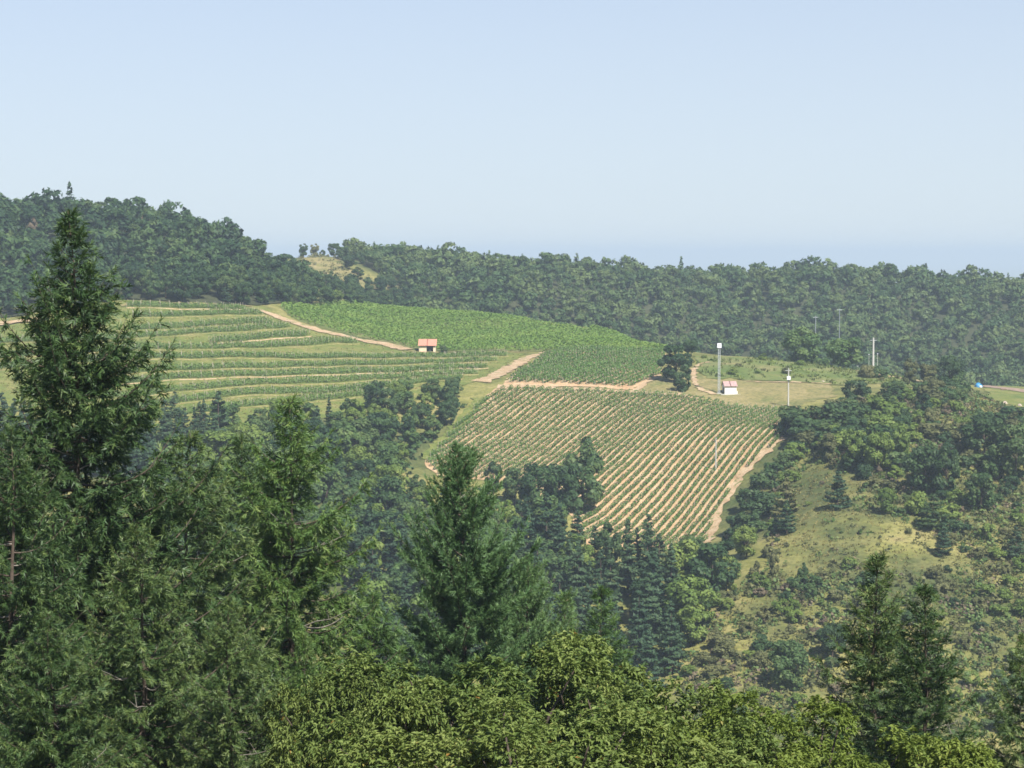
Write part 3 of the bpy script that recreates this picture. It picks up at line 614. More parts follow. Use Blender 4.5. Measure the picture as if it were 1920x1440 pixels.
b = MB(); b.box(-0.9, 0.6, 0, 0.25, 0.25, 0.5); b.build('frame', M['rust'], t)
for k in (-0.7, -0.3, 0.1, 0.5): b = MB(); b.bar((k, 0.1, 0.3), (k - 0.1, 0.1, -0.1), 0.05, 0.03, 5); b.build('tine', M['rust'], t)
b = MB(); b.bar((0.6, 0.1, 0.4), (1.3, 0.1, 0.1), 0.06, 0.05, 6); b.build('drawbar', M['rust'], t)
for q, lb in (((1884, 757), 'pale rock outcrop on the ridge below the harrow'), ((1912, 762), 'reddish boulder low on the ridge at the picture edge'), ((1543, 716), 'whitish boulder at the foot of the rough bank')):
    p = hit(*q); t = thing('boulder', lb, 'boulder', tuple(p)); lumpy('stone', 0.55, 0.5, 0.7 if q[0] != 1543 else 0.4, M['rock'], int(q[0]), t, 0.14)

# ---------------------------------------------------------------- plants: generators
def broad_crown(seed, rx, rz, zc, n, size, lobes=26, lump=0.42, jit=0.36, tv=0.12, tri=False):
    r = np.random.default_rng(seed); d = rand_unit(r, lobes * 3); d = d[d[:, 2] > -0.9][:lobes]; lobes = len(d)
    lc = d * np.array([rx, rx, rz]) * r.uniform(0.40, 0.86, (lobes, 1)); lr = r.uniform(0.24, lump, lobes) * rx
    k = r.choice(lobes, n, p=lr ** 2 / (lr ** 2).sum()); u = rand_unit(r, n)
    out = unit(lc[k] / np.array([rx, rx, rz])); u = np.where((u * out).sum(1)[:, None] < -0.35, -u, u)
    P = lc[k] + u * lr[k][:, None] * r.uniform(0.55, 1.06, n)[:, None] * np.array([1, 1, 0.85]); P[:, 2] += zc
    nr = u * 0.9 + r.normal(0, jit, (n, 3)) + np.array([0, 0, 0.3])
    V, Fq = tri_cards(P, nr, r.uniform(0.6, 1.35, n) * size, r) if tri else cards(P, nr, r.uniform(0.6, 1.35, n) * size, r, 0.75, 0.1)
    lt = r.normal(0, 0.13, lobes)
    return V, Fq, np.repeat(np.clip(0.42 + lt[k] + r.normal(0, tv, n), 0, 1), 3 if tri else 4)
def broad_wood(seed, h, rx, zc, rad):
    r = np.random.default_rng(seed); ph = r.uniform(0, 6.28, 2); paths, radii = [], []
    zs = np.linspace(-0.6, zc + 0.2 * rx, 7); P = np.column_stack([0.12 * np.sin(zs * 0.9 + ph[0]), 0.12 * np.sin(zs * 0.8 + ph[1]), zs]); paths.append(P); radii.append(np.linspace(rad * 1.15, rad * 0.5, 7))
    for k in range(6):
        a = k * 1.05 + r.uniform(-0.3, 0.3); z0 = zc * r.uniform(0.45, 0.9); L = rx * r.uniform(0.6, 0.9); t = np.linspace(0, 1, 5)
        paths.append(np.column_stack([np.cos(a) * L * t, np.sin(a) * L * t, z0 + L * (0.9 * t - 0.15 * t * t)])); radii.append(np.linspace(rad * 0.45, rad * 0.12, 5))
    return tubes_np(paths, radii, 5)
def conif_crown(seed, h, rmax, n, size, z0=0.08, power=0.9, droop=-0.25, tiers=14):
    """tiered conifer seen from afar"""
    r = np.random.default_rng(seed); nb = tiers * 7
    zt = np.repeat(np.linspace(z0, 0.97, tiers), 7) + r.normal(0, 0.012, nb); zt = np.clip(zt, 0.01, 0.985); az = r.uniform(0, 2 * math.pi, nb)
    L = rmax * (1 - zt) ** power * r.uniform(0.72, 1.15, nb) + 0.08 * rmax; k = r.choice(nb, n, p=L / L.sum()); s = np.sqrt(r.uniform(0.03, 1, n))
    rr = L[k] * s; a = az[k] + r.normal(0, 0.17, n) * (0.4 + s)
    P = np.column_stack([np.cos(a) * rr, np.sin(a) * rr, zt[k] * h + droop * rr + 0.28 * rr * s + r.normal(0, 0.05 * rmax, n) * (1 - 0.5 * s)])
    nr = np.column_stack([np.cos(a) * 0.55, np.sin(a) * 0.55, np.full(n, 0.8)]) + r.normal(0, 0.4, (n, 3))
    V, Fq = cards(P, nr, r.uniform(0.6, 1.3, n) * size, r, 0.5, 0.05)
    top = np.array([[0, 0, h * 0.93]]);
    return V, Fq, np.repeat(np.clip(r.normal(0.42, 0.17, n) + 0.18 * (s - 0.6), 0, 1), 4)
BT = []      # broadleaf variants, about 9 m tall
for k in range(6):
    rx = (3.2, 3.6, 2.8, 3.3, 2.6, 3.9)[k]; rz = (4.2, 4.1, 4.4, 4.3, 4.3, 4.0)[k]; zc = 4.35
    V, Fq, ti = broad_crown(100 + k, rx, rz, zc, 3600, 0.52, lobes=30); cm = mesh_np('crown', V, Fq, ti)
    V, Fq = broad_wood(100 + k, 9, rx, zc, 0.19); tm = mesh_np('trunk', V, Fq, smooth=True); BT.append((cm, tm, 9.0))
CT = []      # conifer variants, about 10 m tall
for k in range(4):
    V, Fq, ti = conif_crown(200 + k, 10.0, (2.1, 2.5, 1.9, 2.8)[k], 3000, 0.55, power=(0.9, 0.8, 1.0, 0.75)[k]); cm = mesh_np('crown', V, Fq, ti)
    V, Fq = tubes_np([np.column_stack([np.zeros(5), np.zeros(5), np.linspace(-0.6, 9.6, 5)])], [np.linspace(0.2, 0.03, 5)], 6); tm = mesh_np('trunk', V, Fq, smooth=True); CT.append((cm, tm, 10.0))
PT = []      # stout pine bushes standing in the scrub, foliage to the ground
for k in range(3):
    V, Fq, ti = conif_crown(230 + k, 6.0, (2.5, 2.2, 2.7)[k], 2600, 0.5, z0=0.03, power=0.7, droop=-0.12, tiers=9); cm = mesh_np('crown', V, Fq, ti)
    V, Fq = tubes_np([np.column_stack([np.zeros(5), np.zeros(5), np.linspace(-0.6, 5.7, 5)])], [np.linspace(0.16, 0.03, 5)], 6); tm = mesh_np('trunk', V, Fq, smooth=True); PT.append((cm, tm, 6.0))
ST = []      # shrubs, about 3 m tall, several stems
for k in range(5):
    rx = (1.7, 2.0, 1.5, 2.3, 1.3)[k]; rz = (1.5, 1.3, 1.7, 1.2, 1.9)[k]; zc = 3.0 - rz
    V, Fq, ti = broad_crown(300 + k, rx, rz * 1.05, zc * 0.82, 1500, 0.36, lobes=20, lump=0.45); V[:, 2] = np.maximum(V[:, 2], -0.15); cm = mesh_np('foliage', V, Fq, ti)
    r = np.random.default_rng(300 + k); paths = [np.column_stack([np.cos(a) * rx * 0.55 * np.linspace(0, 1, 4), np.sin(a) * rx * 0.55 * np.linspace(0, 1, 4), np.linspace(-0.3, 2.0, 4)]) for a in r.uniform(0, 6.28, 6)]
    V, Fq = tubes_np(paths, [np.linspace(0.05, 0.015, 4)] * 6, 4); tm = mesh_np('stems', V, Fq, smooth=True); ST.append((cm, tm, 3.0))
def with_mat(me, mat): return (me, mat)
RP = np.random.default_rng(77)
def plant(kind, lib, p, h, label, cat, mat, group=None, k=None, squash=1.0, name=None, wood='bark', rot=None):
    k = int(RP.integers(len(lib))) if k is None else k; cm, tm, bh = lib[k]; s = h / bh
    t = thing(name or kind, label, cat, tuple(p), RP.uniform(0, 6.28) if rot is None else rot, (s * squash, s * squash, s), group)
    obj('crown' if lib is not ST else 'foliage', with_mat(cm, M[mat]), None, t); obj('trunk' if lib is not ST else 'stems', with_mat(tm, M[wood]), None, t)
    return t
def scatter(poly, dmin, seed, n=6000):
    r = np.random.default_rng(seed); lo, hi = poly.min(0), poly.max(0); c = r.uniform(lo, hi, (n, 2)); c = c[inside(poly, c)]; keep = []
    cell = {}
    for q in c:
        i, j = int(q[0] // dmin), int(q[1] // dmin); ok = True
        for a in (-1, 0, 1):
            for b in (-1, 0, 1):
                for u in cell.get((i + a, j + b), ()):
                    if (u[0] - q[0]) ** 2 + (u[1] - q[1]) ** 2 < dmin * dmin: ok = False
        if ok: cell.setdefault((i, j), []).append(q); keep.append(q)
    K = np.array(keep); return np.column_stack([K, H(K[:, 0], K[:, 1])])
def merged(name, items, label, mat, cat='wood'):
    """a far wood that reads as one mass: items = (V,F,tint, place, scale, angle, tintshift)"""
    VV, FF, TT, off = [], [], [], 0
    for V, Fq, ti, p, s, a, sh in items:
        c, sn = math.cos(a), math.sin(a); W = np.column_stack([V[:, 0] * c - V[:, 1] * sn, V[:, 0] * sn + V[:, 1] * c, V[:, 2]]) * s + p
        VV.append(W); FF.append(Fq + off); TT.append(np.clip(ti + sh, 0, 1)); off += len(V)
    o = obj(name, mesh_np(name, np.concatenate(VV), np.concatenate(FF), np.concatenate(TT)), mat); return tag(o, label, cat, kind='stuff')

# ---------------------------------------------------------------- woods
FARB = [broad_crown(400 + k, (3.6, 4.2, 3.0, 3.9, 3.3, 4.4)[k], (3.6, 3.3, 4.2, 3.4, 3.8, 3.1)[k], 4.4, 430, 1.18, lobes=20, lump=0.46, jit=0.28, tv=0.07, tri=True) for k in range(6)]
FARC = []
for k in range(2):
    V, Fq, ti = conif_crown(420 + k, 10.0, 2.0, 200, 1.3); FARC.append((V, np.vstack([Fq[:, [0, 1, 2]], Fq[:, [0, 2, 3]]]), ti))
P_wood_l = px_poly([(-80,600),(0,598),(60,590),(110,574),(225,563),(340,568),(480,574),(585,574)]) 
P_wood_l = np.vstack([P_wood_l, [[(590-960)/F*690, 690], [(548-960)/F*735, 735], [(400-960)/F*740, 740], [(200-960)/F*745, 745], [(-80-960)/F*745, 745]]])
wl_pts = scatter(P_wood_l, 4.3, 31, 12000)
X_ = lambda px, Y: [(px - 960) / F * Y, Y]
P_wood_r = np.array([X_(596,728), X_(640,712), X_(700,720), X_(780,730), X_(900,742), X_(1050,752), X_(1200,770), X_(1300,775), X_(1450,765), X_(1600,740), X_(1760,715), X_(2000,715), X_(2000,1010), X_(1800,1000), X_(1500,985), X_(1300,965), X_(1100,950), X_(900,930), X_(760,905), X_(660,885), X_(640,850), X_(690,815), X_(735,785), X_(690,768), X_(640,755), X_(600,742)])
wr_pts = scatter(P_wood_r, 4.6, 32, 26000)
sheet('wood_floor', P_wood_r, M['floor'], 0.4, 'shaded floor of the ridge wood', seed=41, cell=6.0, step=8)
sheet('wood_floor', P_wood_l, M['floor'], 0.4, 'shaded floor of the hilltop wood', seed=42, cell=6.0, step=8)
def visible(P, h):
    """is any of the plant's upper half seen over the ground in front of it"""
    t = np.linspace(0.25, 0.985, 150)[None]; top = P + np.array([0, 0, h])
    g = H(top[:, :1] * t, top[:, 1:2] * t) + 3.6 * ((t > 0.93) & (t < 0.98)) - top[:, 2:3] * t      # with the canopy just in front
    return g.max(1) < 0.0
far_items_l, far_items_r, near_items = [], [], []
vis = visible(wl_pts, 8.0)
for p, v in zip(wl_pts, vis):
    if not v: continue
    px_, py_ = pix(p)
    h = RP.uniform(5.2, 8.6)
    if py_ > 546 and px_ > 200 and px_ < 640: near_items.append(('l', p, h)); continue
    lib = FARB if RP.random() < 0.86 else FARC; V, Fq, ti = lib[int(RP.integers(len(lib)))]
    h *= min(1.6, max(0.6, math.exp(RP.normal(0, 0.27)))) * (0.72 if px_ > 450 else 0.95); far_items_l.append((V, Fq, ti, p, h / 8.4 if lib is FARB else h / 9.5, RP.uniform(0, 6.28), RP.normal(-0.06, 0.24)))
vis = visible(wr_pts, 8.0)
for p, v in zip(wr_pts, vis):
    if not v: continue
    px_, py_ = pix(p); h = RP.uniform(5.2, 8.8)
    if px_ < 770 and py_ > 530: near_items.append(('r', p, h * 0.8)); continue
    lib = FARB if RP.random() < 0.93 else FARC; V, Fq, ti = lib[int(RP.integers(len(lib)))]
    h *= min(1.6, max(0.6, math.exp(RP.normal(0, 0.27)))) * 0.86; far_items_r.append((V, Fq, ti, p, h / 8.4 if lib is FARB else h / 10.0, RP.uniform(0, 6.28), RP.normal(-0.06, 0.26)))
merged('hilltop_wood', far_items_l, 'dense dark green wood covering the left hilltop', M['leaf'])
merged('ridge_wood', far_items_r, 'long hazy green wood covering the far ridge', M['leaf'])
for zone, p, h in near_items:
    con = RP.random() < 0.12
    if zone == 'l':
        plant('conifer_tree' if con else 'broadleaf_tree', CT if con else BT, p, h * 1.1, 'dark conifer at the edge of the left wood above the terraces' if con else ('tall ' if h > 7.6 else ('low ' if h < 6.3 else 'middling ')) + 'green tree along the wood edge above the ' + ('top terrace' if pix(p)[0] < 470 else 'stepped track') + '', 'tree',
              'conif' if con else 'leaf', 'trees along the upper wood edge')
    else:
        plant('broadleaf_tree', BT, p, h, 'hazy green tree between the bald clearing and the upper vineyard', 'tree', 'leaf', 'trees below the bald clearing')
for px_, py_, lb in ((272, 440, 'greyish brown dying tree high in the left wood'), (408, 468, 'reddish brown dying tree near the crest of the left wood'), (62, 450, 'greyish brown dying tree left of the tall spruce top'), (330, 490, 'brownish dying tree in the middle of the left wood')):
    plant('dying_tree', BT, hit(px_, py_, 540), 7.5, lb, 'tree', 'leaf_br', squash=0.8)
# skyline trees by the bald clearing
for px_, Y, h, sq, lb, mt in ((570, 822, 6.2, 1.0, 'small round dark tree alone on the skyline, first of three', 'leaf_d'), (591, 836, 6.6, 0.95, 'pale airy tree on the skyline, middle of three', 'leaf_o'),
                          (627, 826, 7.0, 1.0, 'bushy dark tree on the skyline at the clearing top corner', 'leaf_d'), (606, 834, 3.6, 1.3, 'low bush on the skyline between two small trees', 'leaf_d')):
    X = (px_ - 960) / F * Y; plant('skyline_tree', BT, (X, Y, float(H(X, Y))), h, lb, 'tree', mt, squash=sq, rot=1.0)
for px_, py_, h, lb, mt in ((655, 506, 6.5, 'dark spreading tree at the upper edge of the bald clearing', 'leaf_d'), (672, 525, 5.5, 'dark bushy tree in the middle of the bald clearing edge', 'leaf_d'), (645, 488, 6.5, 'grey green tree at the top right of the bald clearing', 'leaf')):
    plant('broadleaf_tree', BT, hit(px_, py_, 700), h, lb, 'tree', mt, squash=1.25)
for px_, py_, h, lb, mt in ((612, 574, 40, 'bushy green tree where the stepped track meets the wood', 'leaf'), (632, 571, 30, 'low lime green tree at the upper vineyard top corner', 'leaf_b'), (654, 572, 34, 'green tree on the crest behind the upper vineyard corner', 'leaf'),
                            (676, 574, 28, 'low dark tree on the crest behind the upper vineyard', 'leaf_d'), (600, 566, 44, 'dark tree at the lower end of the left wood', 'leaf_d')):
    p = hit(px_, py_, 590); plant('broadleaf_tree', BT, p, h * p[1] / F, lb, 'tree', mt, squash=1.1)
# wooded gully
P_gully = px_poly([(-40,825),(150,825),(300,816),(440,808),(560,797),(640,788),(700,768),(760,748),(830,740),(885,738),(842,798),(795,848),(765,905),(800,950),(930,970),(1030,985),(1058,1010),(1075,1050),(1110,1062),(1200,1068),(1300,1062),(1355,1085),(1345,1130),(1310,1190),(1270,1290),(1000,1300),(700,1290),(400,1280),(-40,1280)])
gp = scatter(P_gully, 5.2, 33, 9000); ncount = 0
gp = gp[np.argsort(-gp[:, 1])]
for p in gp:
    px_, py_ = pix(p)
    if px_ < 240 and py_ > 900: continue                       # wholly behind the near spruces
    conzone = (990 < px_ < 1260 and 1010 < py_) or (px_ < 420 and py_ < 930)
    con = RP.random() < (0.8 if conzone else 0.08)
    h = RP.uniform(7.5, 11.5) if not con else RP.uniform(9, 14)
    if py_ < 850: h *= 0.75
    if px_ > 740 and py_ < 1000: h = min(h, 6.0 if not con else 7.0)
    if px_ > 1090 and py_ < 1110: h = min(h, 7.0) * (1.0 if not con else 1.2)
    top = py_ - h * F / p[1]
    if (px_ < 330 and top > 880) or (px_ < 690 and top > 1010) or (690 <= px_ < 1010 and top > 1170) or top > 1240: continue   # wholly behind the near trees
    if py_ < 870: where = 'at the foot of the terraces' if px_ < 640 else 'beside the grassy vineyard margin'
    elif px_ < 420: where = 'seen past the tall spruce'
    elif px_ < 620: where = 'above the light spruce'
    elif px_ < 730: where = 'just right of the light spruce'
    elif px_ < 860: where = 'between the light spruce and the bushy fir'
    elif px_ < 990: where = 'just right of the bushy fir'
    elif py_ < 1060: where = 'close under the striped vine rows'
    else: where = 'in the dip below the striped vineyard' if px_ < 1180 else 'at the foot of the dry scrub slope'
    size = 'tall' if h > 9.8 else ('low' if h < 8 else 'middling')
    if con: plant('conifer_tree', CT, p, h, size + ' dark blue green conifer ' + where, 'tree', 'conif', 'conifers in the gully wood')
    else:
        br = RP.random() < 0.2; sq = RP.uniform(0.9, 1.25)
        plant('broadleaf_tree', BT, p, h, size + (' light green' if br else ' deep green') + (' wide' if sq > 1.08 else ' narrow') + ' tree ' + where, 'tree', 'leaf_b' if br else ('leaf_m' if RP.random() < 0.4 else 'leaf'), 'broadleaf trees in the gully wood', squash=sq)
# single trees standing round the lower vineyard
def one(px_, py_, hpx, kind, lib, label, mat, sq=1.0, k=None, y0=270.0, cat='tree'):
    p = hit(px_, py_, y0); return plant(kind, lib, p, hpx * p[1] / F, label, cat, mat, squash=sq, k=k)
one(1092, 962, 156, 'broadleaf_tree', BT, 'tall green tree standing out over the striped vine rows', 'leaf', 0.8, 2)
one(1062, 965, 118, 'broadleaf_tree', BT, 'green tree just left of the tall tree over the vine rows', 'leaf', 0.8, 0)
one(1010, 965, 110, 'broadleaf_tree', BT, 'broad green tree below the middle of the striped vineyard', 'leaf', 0.9, 1)
one(965, 948, 82, 'broadleaf_tree', BT, 'rounded tree beside the fir at the lower vineyard edge', 'leaf', 0.9, 3)
one(925, 925, 70, 'broadleaf_tree', BT, 'dark tree peeping behind the fir against the vine rows', 'leaf_d', 0.85, 4)
one(1215, 1078, 116, 'conifer_tree', CT, 'pointed dark conifer rising before the foot of the vine rows', 'conif', 0.95, 1)
one(1143, 1080, 112, 'broadleaf_tree', BT, 'blunt dark tree before the foot of the vine rows', 'leaf_d', 0.75, 2)
one(1300, 1085, 68, 'broadleaf_tree', BT, 'green tree at the right foot of the striped vineyard', 'leaf', 0.9, 0)
one(1362, 1118, 86, 'broadleaf_tree', BT, 'fresh green round tree on the slope right of the conifers', 'leaf_b', 0.85, 5)
one(1320, 1150, 78, 'broadleaf_tree', BT, 'fresh green tree leaning over the dry slope', 'leaf', 0.8, 4)
one(1268, 716, 80, 'broadleaf_tree', BT, 'green leafy tree beside the middle vineyard corner', 'leaf', 1.08, 3)
one(1279, 733, 44, 'evergreen_bush', ST, 'dark bush in front of the lone tree on the dry shelf', 'leaf_d', 0.75, 2, cat='bush')
one(1296, 668, 36, 'broadleaf_tree', BT, 'hazy tree behind the crest above the lone tree', 'leaf', 1.2, 1)
one(832, 662, 18, 'shrub', ST, 'small round bush beside the red roofed shed', 'leaf_d', 0.85, 2, cat='shrub')
for px_, py_, Y, h, sq, k, lb in ((1498, 688, 560, 80, 0.95, 5, 'large round tree behind the ridge crest, left of a pair'), (1584, 695, 556, 72, 1.0, 1, 'large round tree behind the ridge crest, right of a pair'),
                                  (1540, 692, 575, 30, 0.9, 0, 'dark tree filling the gap between the ridge pair')):
    X = (px_ - 960) / F * Y; z = float(H(X, Y)); top = at(px_, py_ - h, Y)[2]; plant('broadleaf_tree', BT, (X, Y, z), top - z, lb, 'tree', 'leaf_m', squash=sq * 1.25, k=k)
one(1781, 726, 64, 'broadleaf_tree', BT, 'dark rounded tree on the ridge near the blue tarpaulin', 'leaf_d', 1.05, 5)
one(1705, 722, 58, 'broadleaf_tree', BT, 'thin brownish tree on the ridge right of the white pole', 'leaf_o', 0.9, 4)
one(1738, 722, 48, 'broadleaf_tree', BT, 'olive tree on the ridge between two darker trees', 'leaf_o', 0.95, 0)
one(1605, 752, 42, 'shrub', ST, 'dark dome shaped bush at the right end of the dry shelf', 'leaf_d', 1.0, 1, cat='shrub')
one(1666, 775, 46, 'evergreen_bush', PT, 'dark evergreen bush high on the scrub slope', 'leaf_d', 1.0, 1, cat='bush')
one(1626, 708, 26, 'shrub', ST, 'olive bush at the foot of the thin post by the white pole', 'leaf_o', 1.0, 3, cat='shrub')
one(1650, 709, 28, 'shrub', ST, 'green bush at the foot of the slim post by the white pole', 'leaf', 1.0, 0, cat='shrub')
one(1683, 735, 26, 'shrub', ST, 'dark shrub beside the straw coloured ridge track', 'leaf_d', 1.0, 2, cat='shrub')
# scrub slope: named plants first
one(1571, 952, 68, 'scrub_pine', PT, 'dark stout pine alone in the dry meadow', 'conif', 0.95, 0)
one(1475, 1000, 62, 'scrub_pine', PT, 'dark spreading pine at the left rim of the dry meadow', 'conif', 0.9, 1)
one(1474, 965, 70, 'scrub_pine', PT, 'grey green tree just behind the pine on the left rim', 'leaf_o', 0.8, 2)
one(1768, 1042, 62, 'scrub_pine', PT, 'dark pine on the right rim of the dry meadow', 'conif', 0.8, 1)
one(1750, 992, 66, 'evergreen_bush', PT, 'big round dark bush above the right rim pine', 'leaf_d', 1.15, 2, cat='bush')
one(1905, 1050, 62, 'scrub_pine', PT, 'dark pine at the right border of the scrub slope', 'conif', 0.9, 0)
one(1735, 925, 98, 'broadleaf_tree', BT, 'large dark tree crowning the scrub slope, left one', 'leaf_d', 1.0, 5)
one(1775, 930, 104, 'broadleaf_tree', BT, 'large dark tree crowning the scrub slope, right one', 'leaf_d', 0.8, 2)
one(1845, 860, 92, 'broadleaf_tree', BT, 'broad dark tree high at the right of the slope', 'leaf_d', 1.2, 1)
one(1905, 900, 120, 'broadleaf_tree', BT, 'broad dark tree cut by the right border', 'leaf_d', 1.0, 3)
one(1840, 960, 90, 'broadleaf_tree', BT, 'mid green tree on the slope under the broad dark trees', 'leaf', 0.9, 0)
one(1552, 866, 62, 'broadleaf_tree', BT, 'pale olive tree at the top of the dry meadow', 'leaf_o', 0.8, 3)
one(1600, 882, 86, 'broadleaf_tree', BT, 'lime green feathery tree above the dry meadow, left of two', 'leaf_b', 0.8, 2)
one(1645, 886, 92, 'broadleaf_tree', BT, 'lime green feathery tree above the dry meadow, right of two', 'leaf_b', 0.85, 0)
one(1690, 870, 80, 'broadleaf_tree', BT, 'yellow green tree left of the large dark pair', 'leaf_b', 0.8, 4)
one(1660, 962, 52, 'broadleaf_tree', BT, 'olive bushy tree at the right side of the meadow', 'leaf_b', 1.0, 5)
one(1720, 965, 46, 'shrub', ST, 'lime green bush at the right side of the meadow', 'leaf_b', 0.9, 1, cat='shrub')
one(1505, 1102, 52, 'broadleaf_tree', BT, 'dark green small tree in the lower dry meadow', 'leaf', 0.7, 2)
one(1450, 1085, 64, 'broadleaf_tree', BT, 'slim green tree at the left of the lower meadow', 'leaf_o', 0.55, 4)
one(1850, 1012, 38, 'shrub', ST, 'bright yellow green bush under the dark right trees', 'leaf_b', 0.8, 2, cat='shrub')
one(1475, 1290, 105, 'broadleaf_tree', BT, 'grey blue bushy tree low on the scrub slope', 'leaf', 0.95, 3)
one(1560, 1235, 80, 'broadleaf_tree', BT, 'dark bush tree behind the near right spruce', 'leaf_d', 0.9, 0)
one(1400, 1045, 66, 'broadleaf_tree', BT, 'yellow green tree beside the vineyard foot', 'leaf_b', 1.0, 5)
for i, (px_, py_, h, sq, mt) in enumerate(((1500,800,48,1.5,'leaf_d'),(1540,812,56,1.4,'leaf_d'),(1580,800,50,1.4,'leaf_d'),(1515,828,46,1.5,'leaf_d'),(1485,815,40,1.2,'leaf_d'))):
    p = hit(px_, py_); plant('bramble_bush', ST, p, h * p[1] / F, 'dark bramble thicket at the top right vineyard corner', 'bush', mt, 'bramble thicket', squash=sq)
for i, (px_, py_, h, sq, mt) in enumerate(((1432,920,40,1.2,'leaf_d'),(1408,955,42,1.15,'leaf_d'),(1390,995,44,1.1,'leaf_d'),(1452,896,36,1.1,'leaf'),(1432,966,44,1.3,'leaf_d'),(1472,876,32,1.1,'leaf'),(1368,1030,42,1.0,'leaf'),(1415,1000,46,1.2,'leaf_d'),(1492,856,30,1.2,'leaf'))):
    p = hit(px_, py_); plant('hedge_bush', ST, p, h * p[1] / F, 'green hedge bush along the striped vineyard edge', 'bush', mt, 'hedge along the vineyard', squash=sq)
# scrub slope: the many
P_scrub = px_poly([(1505,835),(1600,745),(1700,735),(1820,735),(1930,785),(1930,1390),(1240,1390),(1300,1200),(1380,1110),(1440,1040),(1440,960),(1470,890)])
P_mead = px_poly([(1500,890),(1545,868),(1610,890),(1645,950),(1700,985),(1790,1030),(1830,1060),(1720,1075),(1560,1060),(1470,1110),(1440,1075),(1480,1000)])
sp_pts = scatter(P_scrub, 3.0, 34, 5000); inm = inside(P_mead, sp_pts[:, :2])
order = RP.permutation(len(sp_pts)); made = 0
kinds = [('green', 'leaf', 0.32), ('lime green', 'leaf_b', 0.34), ('olive', 'leaf_o', 0.24), ('brownish', 'leaf_br', 0.06), ('dark green', 'leaf_d', 0.04)]
for i in order:
    p = sp_pts[i]; px_, py_ = pix(p)
    if inm[i] and RP.random() < 0.9: continue
    if made >= 296: break
    if px_ > 1805 and py_ < 792: continue                      # keep the ridge field and the tarpaulin clear
    if 1590 < px_ < 1660 and py_ < 770: continue
    u = RP.random(); acc = 0
    for nm, mt, pb in kinds:
        acc += pb
        if u < acc: break
    upper = py_ < 900
    h = RP.uniform(2.2, 4.6) if upper else (RP.uniform(0.9, 3.0) if py_ > 980 else RP.uniform(1.2, 3.2))
    if mt == 'leaf_br': h *= 0.6
    if inm[i]: h = RP.uniform(0.5, 1.3)
    if inm[i]: place = 'in the dry meadow ' + ('above the lone pine' if py_ < 930 else 'below the lone pine')
    elif py_ < 790: place = 'near the ridge ' + ('left of the olive trees' if px_ < 1720 else 'by the blue tarpaulin')
    elif py_ < 900: place = 'on the upper slope ' + ('beside the lime green trees' if px_ < 1690 else 'under the broad dark trees')
    elif py_ < 1000: place = ('between vineyard hedge and meadow' if px_ < 1560 else ('right of the meadow' if px_ < 1800 else 'mid slope by the right border'))
    elif py_ < 1130: place = ('left of the lower meadow' if px_ < 1470 else ('just below the meadow' if px_ < 1680 else 'above the sparse right spruce'))
    else: place = ('low on the slope by the gully' if px_ < 1400 else ('low on the slope above the ash crowns' if px_ < 1580 else 'low on the slope behind the right spruces'))
    sz = 'large' if h > 3.0 else ('small' if h < 1.6 else 'middling')
    plant('shrub', ST, p, h, sz + ' ' + nm + ' shrub ' + place, 'shrub', mt, 'shrubs of the scrub slope', squash=RP.uniform(0.85, 1.5)); made += 1
# grass tufts, uncountable
def tufts(name, poly, n, hgt, mat, label, seed, lift=0.0, blades=5):
    r = np.random.default_rng(seed); lo, hi = poly.min(0), poly.max(0); c = r.uniform(lo, hi, (int(n * 2.2), 2)); c = c[inside(poly, c)][:n]
    nz = np.sin(c[:, 0] * 0.35 + 1.3 * np.sin(c[:, 1] * 0.2)) * np.sin(c[:, 1] * 0.3 + np.sin(c[:, 0] * 0.15)); c = c[nz > r.uniform(-1.2, 0.6, len(c))]
    q = np.repeat(c, blades, 0); m = len(q); q = q + r.normal(0, 0.18, q.shape); P = np.column_stack([q, H(q[:, 0], q[:, 1]) + lift])
    h = hgt * r.uniform(0.5, 1.4, m)[:, None]; d = unit(np.column_stack([r.normal(0, 0.45, (m, 2)), np.ones(m)])); s = rand_unit(r, m) * np.array([1, 1, 0]); s = unit(s) * 0.13
    V = np.stack([P - s, P + s, P + d * h], 1).reshape(-1, 3); tn = np.repeat(np.clip(np.repeat(r.normal(0.5, 0.25, len(c)), blades) + r.normal(0, 0.08, m), 0, 1), 3)
    o = obj(name, mesh_np(name, V, np.arange(3 * m).reshape(m, 3), tn), mat); return tag(o, label, 'grass', kind='stuff')
def mounds(name, poly, n, mat, label, seed, avoid=None, hs=(0.35, 1.1), lib=None):
    """low plants of the scrub, far too many to count"""
    r = np.random.default_rng(seed); lo, hi = poly.min(0), poly.max(0); c = r.uniform(lo, hi, (n * 3, 2)); c = c[inside(poly, c)][:n]; ph = r.uniform(0, 6.28, 4)
    nz = np.sin(c[:, 0] * 0.22 + ph[0] + 1.5 * np.sin(c[:, 1] * 0.13 + ph[1])) * np.sin(c[:, 1] * 0.2 + ph[2] + np.sin(c[:, 0] * 0.1 + ph[3])); ok = nz > r.uniform(-1.0, 0.5, len(c))
    if avoid is not None: ok &= ~(inside(avoid, c) & (r.random(len(c)) < 0.93))
    items = []
    for q in c[ok]:
        V, Fq, ti = LOW[int(r.integers(len(LOW)))]; items.append((V, Fq, ti, np.array([q[0], q[1], float(H(q[0], q[1])) - 0.05]), r.uniform(*hs), r.uniform(0, 6.28), r.normal(0, 0.18)))
    return merged(name, items, label, mat, 'scrub')
LOW = []
for k in range(4):
    V, Fq, ti = broad_crown(500 + k, 1.1, 0.75, 0.35, 34, 0.56, lobes=9, lump=0.5); V[:, 2] = np.maximum(V[:, 2], -0.05); LOW.append((V, Fq, ti))
mounds('low_scrub', P_scrub, 2200, M['leaf_o'], 'low olive scrub spread over the right slope', 61, P_mead, (0.4, 1.4))
